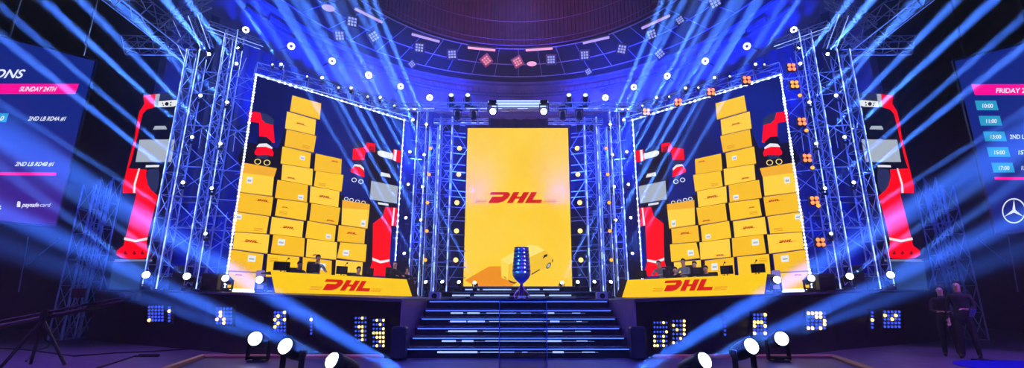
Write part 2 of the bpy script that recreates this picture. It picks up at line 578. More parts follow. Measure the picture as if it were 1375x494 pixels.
# upper landing slabs in front of the centre screen
ul = empty('landing', (0, 18, 1.4), 'black stepped landing with bright edge lines below the tall yellow screen', 'stage landing')
for (y0, Y0, hw) in ((398, 15.0, 130), (391.5, 18.5, 118), (384.5, 22.2, 95)):
    z = at(CX, y0, Y0).z
    x = abs(at(CX - hw, y0, Y0).x)
    o = MB().box((0, (Y0 + 24.6) / 2, z - .11), (2 * x, 24.6 - Y0, .22)).build('slab', M_GLOSS, ul)
    MB().bbox((0, Y0 - .01, z - .02), (2 * x, .06, .05), .01).build('nosing', M_NOSE, o)
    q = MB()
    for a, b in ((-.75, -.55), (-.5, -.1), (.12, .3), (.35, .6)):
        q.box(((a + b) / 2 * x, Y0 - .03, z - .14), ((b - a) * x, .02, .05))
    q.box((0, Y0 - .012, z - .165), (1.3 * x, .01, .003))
    q.build('led_and_glint_strip', emi('painted_step_glint', (140, 165, 255), 1.7), o)  # bright lines painted with the glint colour of the stairs
print('landing z', z)

# LED blinder matrices on the stage front
def face_plane(px, sg):
    A, B, B2, C = fc[sg]
    for p, q in ((A, B), (B, B2), (B2, C)):
        a, b = (p, q) if sg > 0 else (q, p)
        P = Plane(a, b)
        h = P.hit(px, 430)
        if min(p.x, q.x) - 1e-3 <= h.x <= max(p.x, q.x) + 1e-3:
            return P
    return P
matr = [(199, 221, 410, 432, 5, 5, 0.25, -1, 'outermost on the left stage front'), (225.5, 230.5, 411, 433, 1, 5, .9, -1, 'single column beside the outermost left one'),
        (290, 313, 412, 436, 5, 5, .3, -1, 'under the outer corner of the left parcel screen'),
        (368, 385, 417, 446, 4, 6, .5, -1, 'with scattered white dots below the left desk corner'), (416, 421, 422, 450, 1, 6, .2, -1, 'faint single column below the left desk'),
        (476, 493.5, 424, 459, 4, 6, .5, -1, 'outer one of the bright pair below the left desk'), (500, 517.5, 427, 467, 4, 7, .5, -1, 'inner one of the bright pair below the left desk'),
        (876.5, 896.5, 430, 467, 5, 6, .2, 1, 'inner one of the bright pair below the right desk'), (901.5, 920.5, 428, 463, 4, 6, .5, 1, 'outer one of the bright pair below the right desk'),
        (970, 976, 424, 452, 1, 5, .35, 1, 'faint single column below the right desk'), (1010, 1029, 420, 450, 4, 6, .45, 1, 'with scattered white dots below the right desk corner'),
        (1082, 1109, 418, 443, 5, 5, .5, 1, 'under the outer corner of the right parcel screen'),
        (1168, 1173, 417, 442, 1, 5, .6, 1, 'single column beside the outermost right one'), (1185, 1209, 416, 441, 5, 5, .25, 1, 'at the outer end of the right stage front')]
M_DOTB = emi('dot_blue', (60, 85, 235), 1.2)
M_DOTY = emi('dot_warm', (255, 222, 140), 2.2)
bulb_me = {}
def unit_bulb(mt):
    if mt.name not in bulb_me:
        b = MB().lathe([(.5, 0), (.5, .2), (.35, .5), (.12, .62)], (0, 0, 0), 10)
        me = bpy.data.meshes.new('bulb')
        me.from_pydata(b.v, [], b.f)
        me.materials.append(mt)
        bulb_me[mt.name] = me
    return bulb_me[mt.name]
for (x0, x1, y0, y1, nc, nr, br, sg, t) in matr:
    P = face_plane((x0 + x1) / 2, sg)
    P.p = P.p + P.n * .02
    c0 = P.hit((x0 + x1) / 2, (y0 + y1) / 2)
    e = empty('matrix_light', c0, 'panel of small round lights, ' + t, 'light panel', 'light panels on the stage front')
    ex = 2.5
    q = [P.hit(x0 - ex, y0 - ex), P.hit(x1 + ex, y0 - ex), P.hit(x1 + ex, y1 + ex), P.hit(x0 - ex, y1 + ex)]
    MB().prism([p + P.n * .05 for p in q], -P.n * .07).build('housing', M_BLACK, e)
    R = P.n.to_track_quat('Z', 'Y').to_matrix().to_4x4()
    rr = random.Random(int(x0))
    for i in range(nc):
        for j in range(nr):
            px = x0 + (x1 - x0) * ((i + .5) / nc)
            py = y0 + (y1 - y0) * ((j + .5) / nr)
            on = rr.random() < br * .75
            c1 = P.hit(px, py, .05)
            sc = (P.hit(px + 1.35, py) - P.hit(px - 1.35, py)).length * (.8 if on else .62)
            bo = bpy.data.objects.new('bulb', unit_bulb(M_DOTY if on else M_DOTB))
            COL.objects.link(bo)
            bo.parent = e
            bo.matrix_parent_inverse = Matrix.Translation(-e.location)
            bo.matrix_basis = Matrix.Translation(c1) @ R @ Matrix.Scale(sc, 4)

# ================================================================== LOGO
def shear(pts, k=.6):
    return [(x + k * y, y) for x, y in pts]
LOGO_D = shear([(0, 0), (13, 0), (19, 2.2), (22.5, 7), (22.5, 12), (18, 15), (-5, 15), (-5, 11.4), (13.5, 11.4), (14, 10), (12.5, 8.8), (0, 8.8)])
LOGO_H = shear([(25, 0), (33, 0), (33, 6), (38.5, 6), (38.5, 0), (46.5, 0), (46.5, 15), (38.5, 15), (38.5, 9), (33, 9), (33, 15), (25, 15)])
LOGO_L = shear([(49, 0), (71, 0), (70, 4.6), (57, 4.6), (57, 15), (49, 15)])
LOGO_BARS = [shear([(-19, a), (-3, a), (-3, a + .9), (-19, a + .9)]) for a in (0, 1.8, 3.6)] + [shear([(73, a), (90, a), (90, a + .9), (73, a + .9)]) for a in (0, 1.8, 3.6)]
def logo(name, O, X, Yv, parent, n, mt=None, mb_=None):
    """lettering with its origin O, one unit along X and Yv"""
    b = MB()
    for pl in (LOGO_D, LOGO_H, LOGO_L):
        b.prism([O + X * x + Yv * y + n for x, y in pl], -n * .3)
    o = b.build(name, mt or M_LOGO, parent)
    b = MB()
    for pl in LOGO_BARS:
        b.prism([O + X * x + Yv * y + n for x, y in pl], -n * .3)
    b.build('logo_bars', mb_ or M_LOGOF, o)
    return o
def logo_px(P, x0, y0, x1, y1, off, parent, mt=None, mb_=None):
    """letters run on plane P from pixel (x0,y0) bottom left to (x1,y1) bottom right; height by ratio 15:71"""
    O = P.hit(x0, y0, off)
    Q = P.hit(x1, y1, off)
    X = (Q - O) / 71
    up = V((0, 0, 1)) * X.length
    return logo('logo', O, X, up, parent, P.n * .004, mt, mb_)
def text(P, s, x0, y0, x1, h, off, parent, mt, sh=.3, bold=.0, y1=None):
    """one line of lettering on plane P: bottom left pixel (x0,y0), right end x1, capital height h px"""
    cu = bpy.data.curves.new('lettering', 'FONT')
    cu.body = s
    cu.shear = sh
    cu.offset = bold
    cu.size = 1
    cu.extrude = .002
    o = bpy.data.objects.new('lettering', cu)
    COL.objects.link(o)
    cu.materials.append(mt)
    bpy.context.view_layer.update()
    w = max(o.dimensions.x, .01)
    O = P.hit(x0, y0, off)
    Q = P.hit(x1, y1 if y1 is not None else y0, off)
    H = (P.hit(x0, y0 - h, off) - O).length
    X = (Q - O) / w
    up = V((0, 0, 1)) * (H / .70)
    n = P.n
    me = bpy.data.meshes.new_from_object(o.evaluated_get(bpy.context.evaluated_depsgraph_get()))
    bpy.data.objects.remove(o)
    o = bpy.data.objects.new('lettering', me)
    COL.objects.link(o)
    M = Matrix(((X.x, up.x, n.x, O.x), (X.y, up.y, n.y, O.y), (X.z, up.z, n.z, O.z), (0, 0, 0, 1)))
    me.transform(M)
    o.parent = parent
    o.matrix_parent_inverse = Matrix.Translation(-parent.location)
    return o
def pic(P, pts, off, mt, parent, name, sg=-1, thick=.004):
    b = MB()
    q = [P.hit(mir(x, sg), y, off) for x, y in pts]
    b.prism(q, -P.n * thick)
    return b.build(name, mt, parent)

# ================================================================== CENTRE SCREEN
Pc = Plane(V((-3, 24, 0)), V((3, 24, 0)))
cs = empty('tall_screen', V((0, 24, 2)), 'tall yellow video screen with red lettering and a van behind the trophy', 'video screen')
q = [Pc.hit(627.5, 172), Pc.hit(764, 172), Pc.hit(767, 386), Pc.hit(622.5, 386)]
q[3].x = q[0].x = (q[0].x + q[3].x) / 2
q[2].x = q[1].x = (q[2].x + q[1].x) / 2
MB().prism([p + V((0, .25, 0)) for p in q], V((0, -.24, 0))).build('panel', M_BLACK, cs)
YEL = emi('screen_yellow', (253, 205, 42), 1.1, (.9, (255, 211, 62)))
MB().prism([p + V((0, 0, 0)) for p in q], V((0, .01, 0))).build('picture', YEL, cs)
logo_px(Pc, 655.5, 272.6, 726.5, 272.6, .02, cs)
def cp(x, y):
    return (600 + x / 4.94, 310 + y / 4.94)
van = empty('van_picture', V((0, 23.95, 3)))
van.parent = cs
van.matrix_parent_inverse = Matrix.Translation(-cs.location)
def cpic(pts, off, col, name):
    b = MB()
    b.prism([Pc.hit(*cp(x, y), off) for x, y in pts], V((0, .004, 0)))
    o = b.build(name, emi('van_' + name, col, 1.05), cs)
    return o
bpy.data.objects.remove(van)
cpic([(120, 328), (280, 235), (358, 235), (362, 300), (455, 348), (420, 376), (205, 376)], .010, (246, 150, 18), 'shadow_picture')
cpic([(358, 188), (540, 92), (600, 98), (668, 140), (706, 185), (705, 208), (655, 246), (560, 290), (452, 346), (362, 310)], .014, (250, 200, 48), 'van_picture')
cpic([(358, 188), (540, 92), (600, 98), (650, 128), (555, 172), (410, 222)], .018, (255, 232, 118), 'roof_picture')
cpic([(358, 188), (410, 222), (405, 328), (362, 310)], .018, (255, 222, 80), 'rear_picture')
cpic([(635, 186), (645, 160), (665, 153), (668, 166), (640, 182)], .022, (30, 20, 30), 'window_picture')
cpic([(560, 285), (618, 252), (618, 259), (562, 293)], .022, (50, 30, 20), 'sill_picture')
cpic([(375, 300), (388, 306), (400, 322), (384, 312)], .022, (220, 40, 30), 'tail_lamp_picture')
cpic([(405, 322), (440, 338), (465, 342), (452, 350), (420, 342)], .022, (50, 30, 20), 'bumper_picture')
cpic([(675 + 20 * math.cos(a) * .8 - 4 * math.sin(a), 230 + 20 * math.sin(a) - 6 * math.cos(a)) for a in [k * math.pi / 8 for k in range(16)]], .022, (40, 34, 50), 'wheel_picture')
cpic([(675 + 13 * math.cos(a) * .8 - 3 * math.sin(a), 230 + 13 * math.sin(a) - 4 * math.cos(a)) for a in [k * math.pi / 8 for k in range(16)]], .026, (190, 195, 215), 'hubcap_picture')
cpic([(698, 190), (704, 188), (706, 203), (699, 210)], .024, (60, 34, 20), 'mirror_picture')

# ================================================================== SIDE SCREENS
BOX = {
 'B': [[(392.7, 128), (431.4, 138.8), (429.2, 160.9), (389.3, 149.5)], [(385.5, 149.5), (424.4, 160.9), (422.5, 181.7), (382.6, 172.8)],
       [(385, 173.8), (424.8, 182.6), (421, 205), (382, 196.6)], [(379.4, 196.6), (417.6, 205.5), (415.7, 225.9), (376.6, 219.9)],
       [(379.4, 220.6), (420.3, 226.9), (418.8, 249.6), (377.5, 242)], [(372.8, 241.4), (413.5, 248.6), (412, 271.7), (369, 266)],
       [(372.8, 267.2), (413.5, 272.3), (410.6, 296.6), (369, 289.8)], [(365.2, 291), (407.8, 297.4), (405.5, 319.3), (362, 314.4)],
       [(367.1, 315), (409.3, 319.7), (407.8, 345.2), (363.4, 340.1)], [(359.6, 340.9), (402, 345.2), (400, 372), (356.7, 372)]],
 'C': [[(423.9, 206), (458.9, 213.6), (457.9, 234.4), (422, 229.3)], [(424.4, 229.3), (461.3, 235), (458.5, 257.5), (421.4, 250.5)],
       [(416.9, 250.1), (456, 256.6), (454.1, 278.9), (415.7, 272.3)], [(418.2, 273.2), (457, 278.9), (453.6, 302.3), (415.4, 296.6)],
       [(413.1, 296.6), (451.3, 303.1), (449, 325.4), (410, 319.7)], [(412.5, 320.7), (452.8, 325.4), (451.3, 349), (410.6, 345.2)],
       [(406.8, 345.2), (445.6, 350), (444.7, 376), (405, 374)]],
 'D': [[(459.8, 268.5), (496.7, 274.5), (493.3, 307.4), (458.5, 302.3)], [(455.1, 302.3), (490.6, 307.4), (489.1, 327.3), (452.8, 324.4)],
       [(457, 325.4), (492.5, 328.2), (490.6, 351.9), (452.2, 346.6)], [(451.3, 349), (487.2, 352.2), (485.3, 376), (449.4, 376)]],
 'A': [[(323.6, 225.5), (368.5, 231), (365.2, 263.8), (318.9, 258.1)], [(319.9, 258.5), (367, 264.7), (363.4, 290.4), (315.1, 283.8)],
       [(314.2, 284.2), (361.5, 291), (357.7, 314), (311.3, 311.2)], [(315.1, 311.8), (362, 315), (359, 340.9), (312.3, 334.5)],
       [(307.6, 334.8), (353.9, 341.5), (351, 366), (303.8, 363.5)], [(307.6, 364.5), (352, 367), (350, 390), (305, 388)]],
}
# what is printed on each box: (kind, u, v) with u from the left edge, v from the top
PRN = {'B1': [('logo', .5, .55, .45)], 'B2': [('print', .72, .75)], 'B3': [('label', .72, .42)], 'B4': [('logo', .32, .8, .4)], 'B5': [('label', .8, .75)],
       'B6': [('logo', .28, .45, .3), ('print', .25, .75)], 'B7': [('logo', .55, .55, .55)], 'B8': [('label', .28, .35)], 'B9': [('print', .2, .25)],
       'C0': [('logo', .75, .28, .4)], 'C1': [('print', .28, .78)], 'C2': [('logo', .5, .55, .6)], 'C3': [('logo', .72, .85, .42)], 'C4': [('label', .78, .7)], 'C5': [('logo', .35, .88, .42)], 'C6': [('label', .68, .35)],
       'D0': [('label', .82, .8)], 'D1': [('logo', .5, .45, .55)], 'D2': [('label', .28, .6)],
       'A0': [('label', .3, .45)], 'A1': [('logo', .72, .3, .5)], 'A2': [('label', .15, .22), ('print', .75, .78)], 'A3': [('logo', .5, .5, .6)], 'A4': [('label', .68, .3)], 'A5': [('logo', .3, .2, .35)]}
ARM1 = [([(334.4, 149.5), (349.5, 151), (352, 160.5), (367, 168), (369, 191.7), (365, 191.7), (358, 184), (348.2, 183), (348, 165), (333, 163)], 'R'),
        ([(349.5, 151), (358.6, 153), (368, 160.5), (368, 168), (356.7, 165.2), (352, 160.5)], 'S'),
        ([(346, 186), (350, 183), (358, 184), (365, 190), (364, 195), (356, 192.5), (348, 193), (345, 196)], 'N'),
        ([(344, 197.5), (348, 193), (358, 192.3), (366, 198), (365, 201), (357, 197), (349, 197)], 'W'),
        ([(341.8, 203.5), (345.5, 198), (349, 197), (357, 197), (365, 200), (367.5, 205), (366.2, 210), (358.6, 208), (345.4, 208.5), (342, 207)], 'R'),
        ([(344.5, 208.8), (362.4, 208.2), (358.6, 213.6), (345.4, 211.8)], 'S')]
ARM2 = [([(474, 199.5), (489, 197.6), (492.9, 191), (504.2, 192.8), (503.8, 204.2), (491, 204.2), (489.1, 214.6), (473, 214.6)], 'R'),
        ([(477.5, 190), (492, 190.5), (489.5, 197.5), (474.2, 199.2)], 'S'),
        ([(476, 215), (489, 215), (490, 221), (486, 223.5), (478, 219)], 'S'),
        ([(472.8, 225.5), (476, 220.3), (484, 221), (489, 226), (488.5, 229), (483, 224), (477, 223)], 'W'),
        ([(470.8, 227.5), (475.5, 223), (483, 224.2), (488.5, 229), (489.3, 238), (479.7, 234.6), (471.1, 231)], 'R'),
        ([(476, 234), (488, 238.5), (486, 242), (481, 240)], 'S')]
UNIT = [([(495, 196), (534, 201), (531, 300), (494, 292)], 'N'),
        ([(507, 203.2), (511, 201.7), (529, 206.5), (528.8, 214.6), (511, 210), (507, 207)], 'W'),
        ([(527.9, 200.4), (538.3, 202.3), (537.3, 218.4), (526.8, 214.8)], 'R'),
        ([(529.5, 200.7), (533, 201.3), (531.6, 216.4), (528.2, 215.2)], 'W'),
        ([(511.5, 231), (523, 233.5), (524.8, 238.5), (511, 236)], 'W'),
        ([(498.6, 242.6), (534.5, 250.1), (532.6, 273.2), (496.7, 267.5)], 'G'),
        ([(507.6, 271.3), (521.6, 273.6), (521.6, 276), (507.6, 274.2)], 'W'),
        ([(517.5, 278), (533.4, 279), (532.2, 303.6), (525.5, 302.7), (523.1, 352), (526, 362), (522, 371), (496, 370), (497, 360), (500, 350), (501, 299.9), (514, 290)], 'R'),
        ([(528.5, 279), (530.5, 279), (528, 303), (525.6, 302.6)], 'W'),
        ([(500, 345.8), (511, 350), (523.2, 348), (523, 351), (511, 353.5), (500, 349.5)], 'W')]
KM = {'R': (M_RED, 'red_shape'), 'S': (M_SLATE, 'slate_shape'), 'N': (M_NAVYD, 'dark_shape'), 'W': (M_WHITEP, 'white_shape'), 'G': (M_GREYP, 'grey_shape')}
def ring_poly(cx, cy, r, t, k=14):
    o = [(cx + r * math.cos(2 * math.pi * i / k), cy + r * .85 * math.sin(2 * math.pi * i / k)) for i in range(k)]
    i_ = [(cx + (r - t) * math.cos(2 * math.pi * i / k), cy + (r - t) * .85 * math.sin(2 * math.pi * i / k)) for i in range(k)]
    return o, i_
def ring_pic(P, cx, cy, r, t, off, mt, parent, name, sg, mb=None):
    o, i_ = ring_poly(cx, cy, r, t)
    b = mb or MB()
    k = len(o)
    vs = [P.hit(mir(x, sg), y, off) for x, y in o + i_]
    b.add(vs, [(i, (i + 1) % k, k + (i + 1) % k, k + i) for i in range(k)])
    if mb is None:
        return b.build(name, mt, parent)
M_GLASSY = emi('pic_glasses', (250, 222, 110), 1.1)
SCR = {}
for sg, nm in ((-1, 'left'), (1, 'right')):
    pa, pb = at(300, 392, 16.5), at(528, 392, 20.3)
    if sg > 0:
        pa, pb = V((-pb.x, pb.y, pb.z)), V((-pa.x, pa.y, pa.z))
    P = Plane(pa, pb)
    SCR[sg] = P
    def h(px, py, off=0):
        return P.hit(mir(px, sg), py, off)
    c = [h(344.5, 101), h(542, 161.5), h(528, 390), h(300, 391)]
    # make the side edges upright
    for a, b in ((0, 3), (1, 2)):
        m_ = (c[a] + c[b]) / 2
        c[a].x, c[a].y, c[b].x, c[b].y = m_.x, m_.y, m_.x, m_.y
    e = empty('parcel_screen', (c[3] + c[2]) / 2, 'big slanted video screen of stacked yellow parcels, behind the %s desk' % nm, 'video screen', 'parcel screens beside the stairs')
    cc = [p + P.n * .0 for p in c]
    MB().prism([p - P.n * .03 for p in cc], -P.n * .25).build('panel', M_BLACK, e)
    MB().prism([p for p in cc], -P.n * .01).build('picture', emi('parcel_screen_navy', (6, 14, 84), 1.0, (.35, (10, 34, 140))), e)
    # LED chain round the edge
    ls = MB()
    def chain(p, q, step, r, jit=0):
        d = q - p
        k = int(d.length / step)
        for i in range(k + 1):
            ls.box(p + d * (i / k) + P.n * .05, (r * random.uniform(.7, 1.5),) * 3)
        ls.tube(p + P.n * .05, q + P.n * .05, .006, 4)
    chain(c[3], c[0], .12, .045)
    chain(c[0], c[1], .20, .048)
    chain(c[1], c[2], .24, .045)
    ls.build('light_chain', M_LED, e)
    fr = MB()
    for p, q in ((c[3], c[0]), (c[0], c[1]), (c[1], c[2]), (c[2], c[3])):
        fr.tube(p + P.n * .01, q + P.n * .01, .035, 6)
    fr.build('frame', M_ALU, e)
    # dark stack silhouettes between parcels
    for pts in ([(371, 205), (384, 172), (388, 205), (382, 240), (378, 300), (372, 372), (352, 372), (357, 330), (366, 262)], [(412, 212), (424, 205), (424, 260), (418, 372), (402, 372), (408, 290), (416, 250)],
                [(455, 262), (462, 262), (460, 300), (455, 372), (444, 372), (450, 300)], [(492, 300), (502, 290), (500, 372), (485, 372)], [(318, 213), (330, 190), (378, 200), (370, 232), (325, 226)]):
        pic(P, pts, .008, M_NAVYD, e, 'gap_picture', sg)
    for col_, rows in BOX.items():
        for k, qd in enumerate(rows):
            lay = .014 + .002 * (len(rows) - k) + {'A': 0, 'B': .03, 'C': .0, 'D': .03}[col_]
            bx = pic(P, qd, lay, M_BOX[(k * 2 + ord(col_)) % 3], e, 'parcel_picture', sg)
            # darker lower edge
            (x0, y0), (x1, y1), (x2, y2), (x3, y3) = qd
            pic(P, [(x3 + (x0 - x3) * .035, y3 - (y3 - y0) * .035), (x2 + (x1 - x2) * .035, y2 - (y2 - y1) * .035), (x2, y2), (x3, y3)], lay + .002, M_BOXE, bx, 'edge_picture', sg)
            def bil(u, v):
                ax, ay = x0 + (x1 - x0) * u, y0 + (y1 - y0) * u
                bx_, by = x3 + (x2 - x3) * u, y3 + (y2 - y3) * u
                return (ax + (bx_ - ax) * v, ay + (by - ay) * v)
            for it in PRN.get('%s%d' % (col_, k), ()):
                if it[0] == 'label':
                    u, v = it[1], it[2]
                    du, dv = .085, .13
                    if col_ + str(k) in ('A4', 'B8', 'C6', 'D2'):
                        du, dv = .11, .17
                    pic(P, [bil(u - du, v - dv), bil(u + du, v - dv), bil(u + du, v + dv), bil(u - du, v + dv)], lay + .004, M_WHITEP, bx, 'label_picture', sg)
                    pic(P, [bil(u - du * .7, v - .02), bil(u + du * .6, v - .02), bil(u + du * .6, v + .06), bil(u - du * .7, v + .06)], lay + .006, M_GREYP, bx, 'label_print', sg)
                elif it[0] == 'print':
                    u, v = it[1], it[2]
                    b = MB()
                    for r in range(3):
                        b.prism([P.hit(mir(x, sg), y, lay + .004) for x, y in (bil(u - .13, v - .08 + r * .07), bil(u + .13, v - .08 + r * .07), bil(u + .13, v - .05 + r * .07), bil(u - .13, v - .05 + r * .07))], -P.n * .002)
                    b.build('small_print', M_PRINT, bx)
                else:
                    u, v, wd = it[1:]
                    a, b = bil(u - wd * .32, v), bil(u + wd * .32, v)
                    if sg > 0:
                        a, b = b, a
                    O = P.hit(mir(a[0], sg), a[1], lay + .004)
                    Q = P.hit(mir(b[0], sg), b[1], lay + .004)
                    X = (Q - O) / 71
                    logo('logo', O, X, V((0, 0, 1)) * X.length, bx, P.n * .002, M_LOGOS, M_PRINT)
    # open flaps and a few spectacles peeping out of the open boxes
    pic(P, [(327.4, 218.4), (371.9, 226), (368.3, 237.3), (323.6, 231.6)], .034, emi('flap', (248, 178, 40), 1.05), e, 'flap_picture', sg)
    pic(P, [(459.8, 268.5), (496.7, 274.2), (495.6, 282), (459.5, 279)], .066, emi('flap', (248, 178, 40), 1.05), e, 'flap_picture', sg)
    for pts in (ARM1, ARM2, UNIT):
        for i, (pl, k) in enumerate(pts):
            pic(P, pl, .010 + .002 * i + (.02 if pts is ARM1 else 0), KM[k][0], e, KM[k][1], sg)
    for x, y, r in ((346, 217, 4.6), (358.5, 218.3, 4.6)):
        ring_pic(P, x, y, r, 1.2, .045, M_GLASSY, e, 'spectacle_picture', sg)
    for x, y, r in ((475.5, 241.5, 3.6), (484.5, 243.8, 3.6)):
        ring_pic(P, x, y, r, 1.1, .045, M_WHITEP, e, 'spectacle_picture', sg)
    for x, y in ((465, 267), (472, 268.5), (480, 270.5), (488, 272)):
        ring_pic(P, x, y, 3.0, 1.0, .06, M_WHITEP if x < 485 else M_GLASSY, e, 'spectacle_picture', sg)
    # bright strip on the deck under the picture
    b = MB()
    p, q_ = h(303, 389.5, .45), h(350, 390.5, .45)
    b.box((p + q_) / 2, ((q_ - p).length, .06, .10), (q_ - p).to_track_quat('X', 'Z').to_matrix())
    o = b.build('light_bar', emi('bar_white', (225, 225, 255), 2.5))
    tag(o, 'bright white light bar at the foot of the %s parcel screen' % nm, 'light bar')

# ================================================================== RED SIDE PANELS (narrow screens)
OUT = [([(192.6, 128.4), (209, 126), (207, 144), (197, 147), (191.5, 153), (187.5, 170), (183, 190), (176, 217), (172.5, 226), (197, 227.5), (196, 236), (198.5, 248), (203, 255), (212.3, 263), (206, 285.7), (197.2, 323), (197.2, 332.2), (203, 339.7), (201, 344.5), (193.5, 346.8), (178, 347.5), (163.3, 346.3), (156, 342), (157, 336), (165.8, 329.7), (173.4, 298.3), (183.4, 259.3), (164.6, 259.3), (164.8, 248), (167.6, 238), (174.2, 211.3), (180.8, 186.3), (183.4, 166.6), (187.4, 149.5), (194, 139)], 'R'),
       ([(209, 126.3), (215, 125.8), (212.4, 143), (207, 143.9)], 'G'),
       ([(212.8, 136), (236, 134), (239.5, 136.5), (238, 141), (233, 143), (212.3, 144)], 'W'),
       ([(208, 169), (222, 169), (224.5, 173.5), (205.5, 174)], 'G'),
       ([(187.4, 187.6), (235.3, 187), (230, 217.4), (182, 217.4)], 'G'),
       ([(196, 221.8), (214, 221.2), (213.3, 224.2), (195.5, 224.6)], 'W'),
       ([(199.5, 227), (213, 226), (214, 236), (212.5, 252), (209, 259), (203, 255), (198.5, 248), (196.5, 236)], 'S'),
       ([(186, 226), (188, 226), (182, 248), (181.5, 259), (178.5, 259), (179.5, 247)], 'W'),
       ([(167, 318.5), (182, 322), (198.2, 318.5), (197.6, 322), (182, 325.2), (166.2, 322)], 'W'),
       ([(215.5, 125), (248, 123), (246, 132.5), (214.5, 134)], 'S')]
for sg, nm in ((-1, 'left'), (1, 'right')):
    pa, pb = at(142, 388, 15.2), at(197, 388, 16)
    if sg > 0:
        pa, pb = V((-pb.x, pb.y, pb.z)), V((-pa.x, pa.y, pa.z))
    P = Plane(pa, pb)
    def h(px, py, off=0):
        return P.hit(mir(px, sg), py, off)
    c = [h(190, 123), h(247, 122.5), h(197, 350), h(150, 350)]
    e = empty('narrow_screen', (h(150, 388) + h(195, 388)) / 2, 'narrow upright screen with a tall red column, outside the %s tower' % nm, 'video screen', 'narrow red screens')
    cx0, cy0 = (c[0].x + c[3].x) / 2 - sg * -.0, (c[0].y + c[3].y) / 2
    cx1, cy1 = (c[1].x + c[2].x) / 2, (c[1].y + c[2].y) / 2
    lo, hi = c[3].z, c[0].z
    qd = [V((cx0, cy0, hi)), V((cx1, cy1, hi)), V((cx1, cy1, lo)), V((cx0, cy0, lo))]
    MB().prism([p - P.n * .02 for p in qd], -P.n * .2).build('panel', M_BLACK, e)
    MB().prism(qd, -P.n * .01).build('picture', emi('narrow_navy', (8, 12, 40), .8), e)
    for i, (pl, k) in enumerate(OUT):
        pic(P, pl, .006 + .002 * i, KM[k][0], e, KM[k][1], sg)
    dots = MB()
    for dx, dy, r in ((224, 139.4, 2.6), (229.5, 137.6, 1), (229, 141, 1), (218.5, 138.4, .9), (219.3, 141.3, .9)):
        dots.prism([P.hit(mir(dx + r * math.cos(a), sg), dy + r * math.sin(a), .04) for a in [k * math.pi / 5 for k in range(10)]], -P.n * .004)
    dots.build('dots_picture', M_NAVYD, e)
    holes = MB()
    for dx in (168, 180, 191):
        holes.prism([P.hit(mir(dx + x, sg), 339 + y, .04) for x, y in ((0, -3), (3, 2), (0, 3), (-2, 1))], -P.n * .004)
    holes.build('slot_picture', emi('pic_darkred', (120, 0, 20), 1.0), e)
    # plinth
    b = MB()
    p = [h(154, 348.5), h(203, 348.5), h(203, 351), h(154, 351)]
    b.prism([x + P.n * .12 for x in p], -P.n * .34)
    b.build('ledge', emi('plinth_ledge', (150, 160, 200), .6), e)
    b = MB()
    p = [h(153, 352), h(200, 352), h(193.5, 388.5), h(148, 388.5)]
    b.prism([x + P.n * .1 for x in p], -P.n * .3)
    b.build('plinth', emi('plinth_face', (38, 66, 118), .8), e)

